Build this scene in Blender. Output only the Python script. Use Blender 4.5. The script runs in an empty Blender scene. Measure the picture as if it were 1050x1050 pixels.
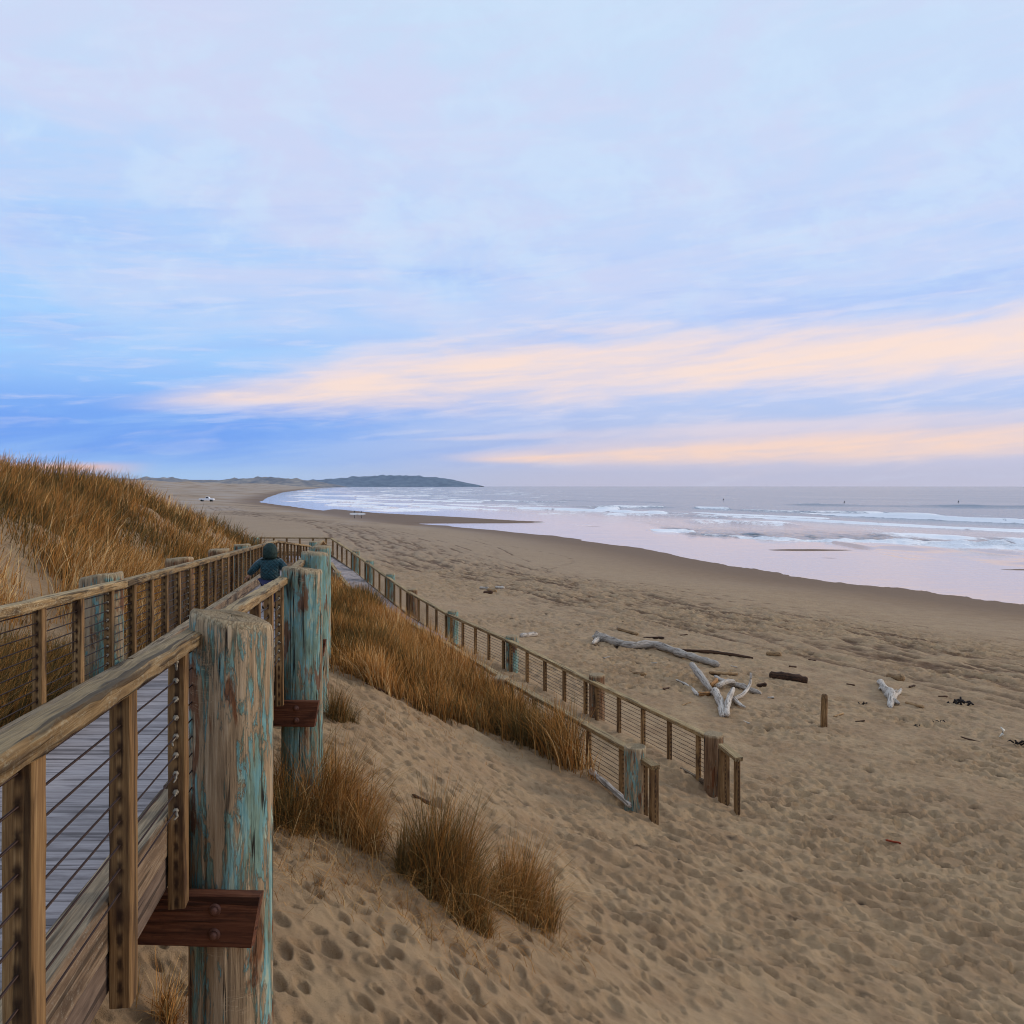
import bpy, math, random
import numpy as np
from mathutils import Vector, Matrix
R = math.radians
random.seed(7)
rng = np.random.default_rng(11)
SC = bpy.context.scene
COL = SC.collection
F = 900.0                      # focal length in photo pixels, camera at the origin looking along +Y

def lin(r, g, b):
    def f(c):
        c /= 255.0
        return c / 12.92 if c <= .04045 else ((c + .055) / 1.055) ** 2.4
    return (f(r), f(g), f(b), 1.0)

# ------------------------------------------------------------------ node helper
class G:
    def __init__(s, tree):
        s.t = tree; s.n = tree.nodes; s.l = tree.links
    def set(s, sock, v):
        if isinstance(v, bpy.types.NodeSocket): s.l.new(v, sock)
        elif v is not None:
            sock.default_value = v
    def node(s, typ, props=None, **ins):
        n = s.n.new(typ)
        for k, v in (props or {}).items(): setattr(n, k, v)
        for k, v in ins.items():
            s.set(n.inputs[k.replace('_', ' ')], v)
        return n
    def m(s, op, a, b=None, c=None, clamp=False):
        n = s.n.new('ShaderNodeMath'); n.operation = op; n.use_clamp = clamp
        s.set(n.inputs[0], a)
        if b is not None: s.set(n.inputs[1], b)
        if c is not None: s.set(n.inputs[2], c)
        return n.outputs[0]
    def mix(s, f, a, b, mode='MIX'):
        n = s.n.new('ShaderNodeMix'); n.data_type = 'RGBA'; n.blend_type = mode
        s.set(n.inputs[0], f); s.set(n.inputs[6], a); s.set(n.inputs[7], b)
        return n.outputs[2]
    def ramp(s, f, stops, interp='LINEAR'):
        n = s.n.new('ShaderNodeValToRGB'); r = n.color_ramp; r.interpolation = interp
        while len(r.elements) < len(stops): r.elements.new(.5)
        for e, (p, c) in zip(r.elements, stops):
            e.position = p; e.color = c if hasattr(c, '__len__') else (c, c, c, 1)
        s.set(n.inputs[0], f)
        return n.outputs[0]
    def noise(s, vec, scale=5, detail=4, rough=.55, dist=0, out=0):
        n = s.n.new('ShaderNodeTexNoise')
        if vec is not None: s.set(n.inputs['Vector'], vec)
        s.set(n.inputs['Scale'], scale); s.set(n.inputs['Detail'], detail)
        s.set(n.inputs['Roughness'], rough); s.set(n.inputs['Distortion'], dist)
        return n.outputs[out]
    def attr(s, name, out='Fac'):
        n = s.n.new('ShaderNodeAttribute'); n.attribute_name = name
        return n.outputs[out]
    def vmul(s, v, k, add=(0, 0, 0)):
        n = s.n.new('ShaderNodeVectorMath'); n.operation = 'MULTIPLY_ADD'
        s.set(n.inputs[0], v); s.set(n.inputs[1], k); s.set(n.inputs[2], add)
        return n.outputs[0]
    def step(s, x, a, b):
        n = s.n.new('ShaderNodeMapRange'); n.interpolation_type = 'SMOOTHSTEP'
        s.set(n.inputs[0], x); s.set(n.inputs[1], a); s.set(n.inputs[2], b)
        return n.outputs[0]
    def bump(s, h, strength=.5, dist=.01, normal=None):
        n = s.n.new('ShaderNodeBump')
        s.set(n.inputs['Height'], h); s.set(n.inputs['Strength'], strength); s.set(n.inputs['Distance'], dist)
        if normal is not None: s.set(n.inputs['Normal'], normal)
        return n.outputs[0]

def material(name):
    m = bpy.data.materials.new(name); m.use_nodes = True
    g = G(m.node_tree); b = g.n['Principled BSDF']
    b.inputs['Specular IOR Level'].default_value = .25
    return m, g, b

def simple(name, col, rough=.7, metal=0, var=.12, scale=30):
    m, g, b = material(name)
    tc = g.n.new('ShaderNodeTexCoord').outputs['Object']
    nz = g.noise(tc, scale, 3)
    c2 = tuple(max(0, x * (1 - var * 3)) for x in col[:3]) + (1,)
    g.set(b.inputs['Base Color'], g.mix(nz, c2, tuple(min(1, x * (1 + var)) for x in col[:3]) + (1,)))
    b.inputs['Roughness'].default_value = rough; b.inputs['Metallic'].default_value = metal
    g.set(b.inputs['Normal'], g.bump(nz, .3, .004))
    return m

# ------------------------------------------------------------------ materials
def wood_mat(name, dark, mid, light, lichen=None, lich_amt=.55, holes=False, top_grey=None, rough=.85):
    m, g, b = material(name)
    gc = g.attr('gco', 'Vector'); rnd = g.attr('rnd')
    grain = g.noise(g.vmul(gc, (2.2, 55, 55)), 1, 5, .65, .6)
    fine = g.noise(g.vmul(gc, (9, 210, 210)), 1, 3, .6)
    blot = g.noise(g.vmul(gc, (3, 9, 9)), 1, 4, .6)
    fac = g.m('ADD', g.m('MULTIPLY', grain, .7), g.m('MULTIPLY', fine, .3))
    c = g.ramp(fac, [(.3, dark), (.5, mid), (.68, light)])
    c = g.mix(g.step(blot, .5, .72), c, dark)
    if lichen:
        lc = g.noise(g.vmul(gc, (1, 1.6, 1.6)), 46, 7, .8)
        lm = g.m('MULTIPLY', g.step(lc, lich_amt - .04, lich_amt + .2), g.step(g.noise(gc, 5, 3), .35, .6))
        c = g.mix(lm, c, lichen)
    if top_grey:
        geo = g.n.new('ShaderNodeNewGeometry')
        sx = g.n.new('ShaderNodeSeparateXYZ'); g.set(sx.inputs[0], geo.outputs['True Normal'])
        up = g.step(sx.outputs[2], .6, .95)
        tg = g.mix(g.step(fac, .4, .62), tuple(x * .5 for x in top_grey[:3]) + (1,), top_grey)
        c = g.mix(g.m('MULTIPLY', up, .8), c, tg)
    if holes:                       # drilled cable holes with rust stains running down the face
        s = g.n.new('ShaderNodeSeparateXYZ'); g.set(s.inputs[0], g.attr('loc', 'Vector'))
        ph = g.m('FRACT', g.m('DIVIDE', g.m('ADD', s.outputs[0], .0), .068))
        dy = g.m('ABSOLUTE', g.m('ADD', s.outputs[1], 0))
        wob = g.m('MULTIPLY', g.m('SUBTRACT', g.noise(gc, 60, 3), .5), .012)
        side = g.step(g.m('ADD', dy, wob), .012, .003)
        st = g.m('MULTIPLY', side, g.m('MULTIPLY', g.step(ph, .0, .35), g.step(ph, 1.0, .55)))
        c = g.mix(g.m('MULTIPLY', st, .9), c, lin(40, 22, 12))
    c = g.mix(g.m('MULTIPLY', rnd, .45), c, tuple(x * .45 for x in dark[:3]) + (1,))
    g.set(b.inputs['Base Color'], c)
    b.inputs['Roughness'].default_value = rough
    crack = g.step(g.noise(g.vmul(gc, (1.2, 30, 30), (7, 3, 1)), 1, 2, .5, .3), .36, .43)
    c2 = g.mix(g.m('MULTIPLY', g.m('SUBTRACT', 1, crack), .7), c, tuple(x * .4 for x in dark[:3]) + (1,))
    g.set(b.inputs['Base Color'], c2)
    h = g.m('ADD', fac, g.m('MULTIPLY', crack, .8))
    g.set(b.inputs['Normal'], g.bump(h, .7, .006))
    return m

M_RAIL = wood_mat('weathered_rail_wood', lin(66, 48, 30), lin(146, 116, 74), lin(198, 166, 118), lichen=lin(204, 192, 160), lich_amt=.51, top_grey=lin(190, 164, 118))
M_POST = wood_mat('baluster_wood', lin(78, 54, 34), lin(140, 106, 66), lin(182, 148, 102), holes=True)
M_KERB = wood_mat('kerb_wood', lin(84, 66, 50), lin(132, 108, 84), lin(170, 148, 120), lichen=lin(180, 170, 150), top_grey=lin(182, 162, 130))
M_DARK = wood_mat('stained_beam_wood', lin(56, 32, 22), lin(104, 62, 42), lin(134, 88, 60), lichen=lin(60, 44, 34))
M_STRING = wood_mat('stringer_wood', lin(78, 62, 52), lin(116, 96, 80), lin(138, 118, 100))
M_DECK = wood_mat('deck_plank_wood', lin(134, 126, 124), lin(172, 163, 161), lin(194, 186, 182), rough=.8)
M_PALE = wood_mat('bleached_driftwood', lin(128, 114, 100), lin(192, 180, 164), lin(226, 218, 206), lichen=lin(96, 84, 74), lich_amt=.66)
M_TAN = wood_mat('tan_driftwood', lin(112, 84, 56), lin(168, 134, 94), lin(202, 172, 130))
M_BROWN = wood_mat('brown_driftwood', lin(44, 30, 20), lin(84, 58, 40), lin(110, 80, 56))
M_ORANGE = wood_mat('orange_driftwood', lin(120, 82, 46), lin(172, 124, 74), lin(204, 158, 104))
M_RUST = wood_mat('red_stick_wood', lin(96, 34, 18), lin(140, 60, 34), lin(160, 80, 48))

def piling_mat(name, teal_amt, base=(lin(98, 80, 60), lin(160, 136, 105), lin(198, 178, 148))):
    m, g, b = material(name)
    gc = g.attr('gco', 'Vector'); loc = g.attr('loc', 'Vector')
    grain = g.noise(g.vmul(gc, (26, 26, 1.6)), 1, 6, .65, .5)
    fine = g.noise(g.vmul(gc, (110, 110, 5)), 1, 4, .65)
    fac = g.m('ADD', g.m('MULTIPLY', grain, .65), g.m('MULTIPLY', fine, .35))
    c = g.ramp(fac, [(.32, base[0]), (.5, base[1]), (.66, base[2])])
    # flaking copper-green preservative
    t1 = g.noise(g.vmul(gc, (24, 24, 3.4), (3, 1, 9)), 1, 8, .76, .9)
    t2 = g.noise(g.vmul(gc, (7, 7, 1.1), (1, 5, 2)), 1, 4, .6)
    tm = g.m('ADD', g.m('MULTIPLY', t1, .55), g.m('ADD', g.m('MULTIPLY', t2, .33), g.m('MULTIPLY', g.noise(g.vmul(gc, (95, 95, 10), (9, 9, 1)), 1, 4, .65), .12)))
    a = .535 - teal_amt * .1
    tmask = g.step(tm, a, a + .035)
    teal = g.ramp(g.noise(g.vmul(gc, (22, 22, 4), (0, 7, 0)), 1, 4, .6), [(.3, lin(62, 92, 86)), (.46, lin(112, 144, 130)), (.56, lin(98, 156, 160)), (.66, lin(164, 180, 158))])
    c = g.mix(g.m('MULTIPLY', tmask, .86), c, teal)
    # rust brown stains
    r1 = g.noise(g.vmul(gc, (7, 7, 2.2), (11, 2, 6)), 1, 5, .6, .4)
    c = g.mix(g.m('MULTIPLY', g.step(r1, .57, .63), .85), c, lin(112, 66, 36))
    # drying checks
    ck = g.noise(g.vmul(gc, (13, 13, .4), (5, 5, 5)), 1, 4, .55, .3)
    ckm = g.m('MULTIPLY', g.step(g.m('ABSOLUTE', g.m('SUBTRACT', ck, .5)), .014, .004), g.step(g.noise(g.vmul(gc, (9, 9, 2)), 1, 2), .45, .56))
    c = g.mix(ckm, c, lin(40, 30, 22))
    hc = g.noise(g.vmul(gc, (4, 4, 55), (2, 2, 2)), 1, 2, .5, .2)
    hm = g.m('MULTIPLY', g.step(g.m('ABSOLUTE', g.m('SUBTRACT', hc, .5)), .012, .002), g.step(g.noise(gc, 6, 2), .56, .64))
    c = g.mix(g.m('MULTIPLY', hm, .6), c, lin(190, 170, 138))
    # bare wood just under the cut top
    s = g.n.new('ShaderNodeSeparateXYZ'); g.set(s.inputs[0], loc)
    topm = g.step(g.m('ADD', s.outputs[2], g.m('MULTIPLY', g.m('SUBTRACT', t1, .5), .12)), -.055, -.02)
    c = g.mix(g.m('MULTIPLY', topm, .8), c, g.ramp(fac, [(.35, lin(130, 108, 78)), (.6, lin(188, 166, 130))]))
    g.set(b.inputs['Base Color'], c); b.inputs['Roughness'].default_value = .85
    h = g.m('SUBTRACT', g.m('ADD', g.m('MULTIPLY', fac, 1.4), g.m('MULTIPLY', tmask, .45)), g.m('MULTIPLY', ckm, 1.5))
    g.set(b.inputs['Normal'], g.bump(h, .9, .011))
    return m
M_PILE = [piling_mat('teal_flaked_piling', .38), piling_mat('greener_piling', .86), piling_mat('brown_piling', -.15, (lin(74, 52, 36), lin(124, 94, 66), lin(156, 126, 96)))]
m, g, b = material('piling_end_grain')
gc = g.attr('gco', 'Vector')
nz = g.noise(g.vmul(gc, (60, 9, 9)), 1, 5, .7, 1.5)
g.set(b.inputs['Base Color'], g.ramp(nz, [(.3, lin(72, 58, 42)), (.48, lin(150, 130, 100)), (.7, lin(184, 166, 134))]))
b.inputs['Roughness'].default_value = .9; g.set(b.inputs['Normal'], g.bump(nz, 1, .012))
M_END = m
M_CABLE = simple('rusty_cable_steel', lin(62, 46, 40), .5, .6)
M_FIT = simple('galvanised_fitting', lin(148, 138, 122), .55, .5)
M_BOLT = simple('rusted_bolt', lin(120, 84, 70), .55, .4)

# ------------------------------------------------------------------ mesh builder
class MB:
    def __init__(s):
        s.v = []; s.f = []; s.g = []; s.lc = []; s.r = []; s.mi = []; s.sm = []
    def add(s, vs, fs, gco, loc, rnd=0., mi=0, smooth=False):
        o = len(s.v)
        s.v += [tuple(v) for v in vs]; s.g += [tuple(v) for v in gco]; s.lc += [tuple(v) for v in loc]
        s.r += [rnd] * len(vs)
        s.f += [tuple(i + o for i in f) for f in fs]
        s.mi += [mi] * len(fs) if isinstance(mi, int) else mi
        s.sm += [smooth] * len(fs)
    def beam(s, p0, p1, w, h, up=(0, 0, 1), ch=.006, seg=0, jit=0., rnd=None, top=0., cut=0.):
        """Board from p0 to p1, w across and h in the direction of up; its top edge line sits `top` above p0-p1."""
        p0 = Vector(p0); p1 = Vector(p1); d = p1 - p0; L = d.length; d.normalize()
        upv = Vector(up); side = d.cross(upv).normalized(); upv = side.cross(d).normalized()
        n = seg or max(1, int(L / .35))
        a, bb = w / 2, h / 2
        prof = [(-a + ch, -bb), (a - ch, -bb), (a, -bb + ch), (a, bb - ch), (a - ch, bb), (-a + ch, bb), (-a, bb - ch), (-a, -bb + ch)]
        off = (random.uniform(0, 60), random.uniform(0, 60), random.uniform(0, 60))
        vs, gs, ls = [], [], []
        ph = random.uniform(0, 6)
        for i in range(n + 1):
            t = i / n
            for k, (x, y) in enumerate(prof):
                jx = random.uniform(-jit, jit); jy = random.uniform(-jit, jit)
                al = L * t
                if cut and i == n: al -= cut * (.5 - y / h)
                q = p0 + d * al + side * (x + jx) + upv * (y + jy + top)
                vs.append(q); gs.append((off[0] + al, off[1] + x, off[2] + y)); ls.append((al, x, y))
        fs = []
        for i in range(n):
            for k in range(8):
                fs.append((i * 8 + k, i * 8 + (k + 1) % 8, i * 8 + 8 + (k + 1) % 8, i * 8 + 8 + k))
        fs.append(tuple(range(7, -1, -1))); fs.append(tuple(n * 8 + k for k in range(8)))
        s.add(vs, fs, gs, ls, random.random() ** 2 if rnd is None else rnd)
    def tube(s, pts, rad, sides=6, jit=0., caps=True, smooth=True, rnd=None, flat=1.):
        pts = [Vector(p) for p in pts]
        if not hasattr(rad, '__len__'): rad = [rad] * len(pts)
        off = (random.uniform(0, 60), random.uniform(0, 60), random.uniform(0, 60))
        vs, gs, ls, fs = [], [], [], []; al = 0
        ref = Vector((0, 0, 1))
        for i, p in enumerate(pts):
            d = (pts[min(i + 1, len(pts) - 1)] - pts[max(i - 1, 0)]).normalized()
            if abs(d.dot(ref)) > .95: ref = Vector((1, 0, 0)) if abs(d.x) < .9 else Vector((0, 1, 0))
            a = d.cross(ref).normalized(); bq = a.cross(d).normalized()
            if i: al += (p - pts[i - 1]).length
            for k in range(sides):
                th = 2 * math.pi * k / sides
                r = rad[i] * (1 + random.uniform(-jit, jit))
                x, y = math.cos(th) * r, math.sin(th) * r * flat
                vs.append(p + a * x + bq * y); gs.append((off[0] + al, off[1] + x, off[2] + y)); ls.append((al, x, y))
        for i in range(len(pts) - 1):
            for k in range(sides):
                fs.append((i * sides + k, i * sides + sides + k, i * sides + sides + (k + 1) % sides, i * sides + (k + 1) % sides))
        if caps:
            fs.append(tuple(range(sides))); fs.append(tuple((len(pts) - 1) * sides + k for k in range(sides - 1, -1, -1)))
        s.add(vs, fs, gs, ls, random.random() ** 2 if rnd is None else rnd, smooth=smooth)
    def build(s, name, mat, parent=None):
        me = bpy.data.meshes.new(name)
        me.from_pydata(s.v, [], s.f)
        for nm, dat in (('gco', s.g), ('loc', s.lc)):
            at = me.attributes.new(nm, 'FLOAT_VECTOR', 'POINT'); at.data.foreach_set('vector', np.array(dat, dtype=np.float32).ravel())
        at = me.attributes.new('rnd', 'FLOAT', 'POINT'); at.data.foreach_set('value', np.array(s.r, dtype=np.float32))
        for mm in (mat if isinstance(mat, list) else [mat]): me.materials.append(mm)
        me.polygons.foreach_set('material_index', np.array(s.mi, dtype=np.int32))
        me.polygons.foreach_set('use_smooth', np.array(s.sm, dtype=bool))
        me.update()
        o = bpy.data.objects.new(name, me); COL.objects.link(o)
        if parent: 
            o.parent = parent; o.matrix_parent_inverse = Matrix.Translation(-parent.location)
        return o

def tag(o, label=None, cat=None, group=None, kind=None):
    if label: o['label'] = label
    if cat: o['category'] = cat
    if group: o['group'] = group
    if kind: o['kind'] = kind
    return o
def thing(name, loc, label, cat, group=None):
    o = bpy.data.objects.new(name, None); COL.objects.link(o); o.location = loc; o.empty_display_size = .2
    return tag(o, label, cat, group)
def npmesh(name, V, Fq, mat, attrs={}, smooth=True, tris=False):
    me = bpy.data.meshes.new(name); k = 3 if tris else 4
    me.vertices.add(len(V)); me.vertices.foreach_set('co', np.asarray(V, np.float32).ravel())
    me.loops.add(len(Fq) * k); me.loops.foreach_set('vertex_index', np.asarray(Fq, np.int32).ravel())
    me.polygons.add(len(Fq)); me.polygons.foreach_set('loop_start', np.arange(0, len(Fq) * k, k, dtype=np.int32))
    me.polygons.foreach_set('loop_total', np.full(len(Fq), k, np.int32))
    me.polygons.foreach_set('use_smooth', np.full(len(Fq), smooth, bool))
    me.update(calc_edges=True)
    for n, a in attrs.items():
        at = me.attributes.new(n, 'FLOAT', 'POINT'); at.data.foreach_set('value', np.asarray(a, np.float32))
    me.materials.append(mat)
    o = bpy.data.objects.new(name, me); COL.objects.link(o)
    return o

# ------------------------------------------------------------------ terrain functions (numpy)
def hash2(ix, iy, k=0):
    n = (ix.astype(np.int64) * 374761393 + iy.astype(np.int64) * 668265263 + k * 1442695041) & 0x7fffffff
    n = ((n ^ (n >> 13)) * 1274126177) & 0x7fffffff
    n = ((n ^ (n >> 16)) * 1911520717) & 0x7fffffff
    return ((n ^ (n >> 15)) & 0xffffff) / float(0x1000000)
def vnoise(x, y, k=0):
    ix = np.floor(x); iy = np.floor(y); fx = x - ix; fy = y - iy
    fx = fx * fx * (3 - 2 * fx); fy = fy * fy * (3 - 2 * fy)
    a = hash2(ix, iy, k); b_ = hash2(ix + 1, iy, k); c = hash2(ix, iy + 1, k); d = hash2(ix + 1, iy + 1, k)
    return (a * (1 - fx) + b_ * fx) * (1 - fy) + (c * (1 - fx) + d * fx) * fy
def fbm(x, y, o=4, k=0):
    s = 0; a = .5
    for i in range(o):
        s = s + a * vnoise(x * 2 ** i + 17.3 * i, y * 2 ** i - 9.1 * i, k + i); a *= .5
    return s / (1 - .5 ** o)
def sst(x, a, b_):
    t = np.clip((x - a) / (b_ - a), 0, 1); return t * t * (3 - 2 * t)

WATER = -8.0
SHORE = np.array([(70, -10), (48, 35), (34.4, 59), (31.2, 66), (26.5, 73.5), (21.9, 87.8), (15.6, 112.5), (5.5, 141), (-4.4, 160), (-19.5, 184.6), (-122, 423), (-167, 600), (-270, 1030), (-430, 1800), (-640, 2900), (-1900, 9000)], float)
def shore_dist(X, Y):
    """horizontal distance landward (+) of the water's edge"""
    best = np.full(X.shape, 1e9); sgn = np.ones(X.shape)
    for (ax, ay), (bx, by) in zip(SHORE[:-1], SHORE[1:]):
        dx, dy = bx - ax, by - ay; l2 = dx * dx + dy * dy
        t = np.clip(((X - ax) * dx + (Y - ay) * dy) / l2, 0, 1)
        ex = X - ax - t * dx; ey = Y - ay - t * dy
        d2 = np.hypot(ex, ey); cr = dx * ey - dy * ex
        mk = d2 < best
        best = np.where(mk, d2, best); sgn = np.where(mk, np.where(cr > 0, 1., -1.), sgn)
    return best * sgn
RR = np.array([(-30, 4.1), (-3, -.217), (7.2, -1.859), (25, -5.4), (32, -6.75), (39.5, -8.0), (50, -10), (60, -13), (90, -40), (400, -250), (9000, -9000)], float)  # Y, X upper ramp right rail
LL = np.array([(-30, 2.8), (-3, -1.558), (7.2, -3.2), (25.5, -6.86), (33, -7.6), (40, -11.8), (52, -14), (60, -17), (90, -46), (400, -260), (9000, -9100)], float)
ZR = np.array([(-3, -.285), (0, -.42), (25, -1.545), (33, -2.25), (40, -2.36)], float)   # rail top height along the upper ramp
xr = lambda y: np.interp(y, RR[:, 0], RR[:, 1])
xl = lambda y: np.interp(y, LL[:, 0], LL[:, 1])
zr = lambda y: np.interp(y, ZR[:, 0], ZR[:, 1])
RAILH = .85
def px(u, v, Y):
    return (u - 525) / F * Y, Y, -(v - 498) / F * Y
OUT2 = [px(*p) for p in ((725, 753, 14.0), (606, 697, 17.2), (520, 655, 20.9), (460, 629, 24.7), (419, 606, 28.4), (397, 591, 31.5), (376, 576, 34.5), (362, 566, 36.5), (340, 551.5, 39.5))]
NEAR2 = [(1.68, 12.4, -3.71), (-.11, 16.4, -3.60), (-1.8, 20.15, -3.42), (-3.45, 23.9, -3.35), (-5.0, 27.7, -3.33), (-5.95, 30.4, -3.12), (-6.72, 32.6, -2.85)]
o2 = np.array(OUT2); n2 = np.array(NEAR2)
def beach_z(e):
    return np.interp(e, [-400, -40, -6, 0, 6, 15, 30, 45, 60, 110, 400], [-9.5, -8.5, -8.1, -8, -7.75, -7.05, -6.0, -5.15, -4.95, -4.6, -4.4])
def base_H(X, Y):
    e = shore_dist(X, Y)
    zb = beach_z(e)
    far = sst(Y, 300, 900) * sst(e, 60, 220)
    zb = zb + far * (3 + 14 * fbm(X / 120, Y / 120, 4, 31))
    # sand bars standing out of the shallow water
    for (cx, cy, lx, ly, hh) in ((16, 172, 7, 2.2, .15), (37, 109, 9.0, 2.7, .20), (50, 83.5, 7, 1.6, .18), (36, 97, 7, 1.0, .13)):
        dx, dy = X - cx, Y - cy
        zb = np.maximum(zb, WATER - 1.5 + (1.38 + hh) * np.exp(-((dx / lx) ** 2 + (dy / ly) ** 2) * .16))
    yt = np.interp(X, [-60, -38.6, -13.8, 0, 9.6, 16], [300, 257, 225, 203, 192.5, 189]); yb = np.interp(X, [-60, -20, 0, 9.6, 16], [180, 184, 186.5, 190.5, 189.5])
    bar = sst(Y, yb - 1.5, yb + 3) * (1 - sst(Y, yt - 4, yt + 1.5)) * (1 - sst(X, 8, 13)) * (Y > 120) * (X > -60)
    zb = np.maximum(zb, WATER - .6 + .74 * bar)
    d = X - xr(Y); dl = xl(Y) - X
    z0 = np.interp(Y, [0, 10, 15, 25, 33, 40, 50, 62], [-2.6, -2.62, -2.85, -3.25, -3.8, -4.3, -4.85, -5.0])
    s = np.interp(d, [0, 1, 2, 3, 4.5, 6.5, 9, 12], [0, .17, .40, .60, .77, .92, .985, 1])
    right = z0 + (zb - z0) * s
    zl0 = np.interp(Y, [0, 33, 45, 60], [-1.9, -3.6, -4.6, -5.0])
    rid = np.interp(Y, [0, 15, 20, 24, 27, 30, 36, 42, 50, 60, 75], [-.15, -.15, -.15, -.2, -.45, -.95, -2.3, -3.4, -4.5, -5.0, -5.2])
    W = np.maximum(xl(Y) + 13.0, 2.5)
    t = np.clip(dl / W, 0, 1); prof = np.sin(t * math.pi / 2) ** 1.15
    left = zl0 + (rid - zl0) * prof - np.maximum(dl - W, 0) * .04
    left = left + sst(dl, .5, 4) * ((fbm(X / 3.1, Y / 3.1, 4, 5) - .5) * 1.5 + (fbm(X / 7 + 3, Y / 5, 2, 6) - .5) * .7) * (1 - sst(Y, 45, 65))
    left = np.where(Y > 62, np.maximum(left, zb), left)
    wm = sst(X, xl(Y), xr(Y))
    z = np.where(dl > 0, left, np.where(d > 0, right, zl0 * (1 - wm) + z0 * wm))
    z = np.where(Y > 75, zb, np.where(Y > 60, z + (zb - z) * sst(Y, 60, 75), z))
    z = np.where((Y < 1), z * 0 + np.where(d > 0, right, z), z)
    # keep the sand below the decks where they stand clear of it
    ins = (Y > 24.5) & (Y < 40.5) & (X > np.interp(Y, n2[:, 1], n2[:, 0]) - .5) & (X < np.interp(Y, o2[::1, 1], o2[:, 0]) + .4)
    dz = np.interp(Y, o2[:, 1], o2[:, 2]) - RAILH - .28
    z = np.where(ins, np.minimum(z, dz), z)
    xn = np.interp(Y, n2[:, 1], n2[:, 0]); sid = X - xn
    drift = sst(Y, 12.4, 13.8) * (1 - sst(Y, 20, 25)) * np.where(sid < 0, np.exp(-(sid / 1.5) ** 2), np.exp(-(sid / .8) ** 2))
    z = z + drift * np.maximum(0, np.interp(Y, n2[:, 1], n2[:, 2]) - .60 - z)
    fill = sst(Y, 13.5, 15) * (1 - sst(Y, 23, 24.5)) * sst(X, np.interp(Y, n2[:, 1], n2[:, 0]) - .3, np.interp(Y, n2[:, 1], n2[:, 0]) + .3) * (1 - sst(X, np.interp(Y, o2[:, 1], o2[:, 0]) - .1, np.interp(Y, o2[:, 1], o2[:, 0]) + .8))
    z = np.where(fill > 0, np.maximum(z, z + fill * (np.interp(Y, o2[:, 1], o2[:, 2]) - RAILH + .12 - z)), z)
    in1 = (Y < 33.5) & (dl < .4) & (d < .4)
    z = np.where(in1, np.minimum(z, zr(Y) - RAILH - .55), z)
    return z, e
def dimples(X, Y, cell, k, rmin, rmax, ang, elong, prob):
    """footprint-like pits with a pushed-up rim; returns height (unit depth) and the id-noise of the deepest pit"""
    ix = np.floor(X / cell); iy = np.floor(Y / cell)
    h = np.zeros_like(X); pit_dark = np.zeros_like(X)
    for ox in (-1, 0, 1):
        for oy in (-1, 0, 1):
            jx, jy = ix + ox, iy + oy
            cx = (jx + hash2(jx, jy, k)) * cell; cy = (jy + hash2(jx, jy, k + 1)) * cell
            r = rmin + (rmax - rmin) * hash2(jx, jy, k + 2)
            a = ang + (hash2(jx, jy, k + 3) - .5) * 1.1
            on = hash2(jx, jy, k + 4) < prob
            dx, dy = X - cx, Y - cy; ca, sa = np.cos(a), np.sin(a)
            p = (dx * ca + dy * sa) / (r * elong); q = (-dx * sa + dy * ca) / r
            rr = np.sqrt(p * p + q * q)
            pit = -np.clip(1 - rr ** 2.4, 0, 1) + .38 * np.exp(-((rr - 1.2) / .26) ** 2)
            pit = np.where(on, pit, 0)
            h = np.where(np.abs(pit) > np.abs(h), pit, h)
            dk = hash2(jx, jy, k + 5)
            pit_dark = np.maximum(pit_dark, np.where(on & (dk > .93), np.clip(1.15 - rr * 1.3, 0, 1), 0))  # mask over the floors of a few randomly picked pits
    return h, pit_dark

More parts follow.
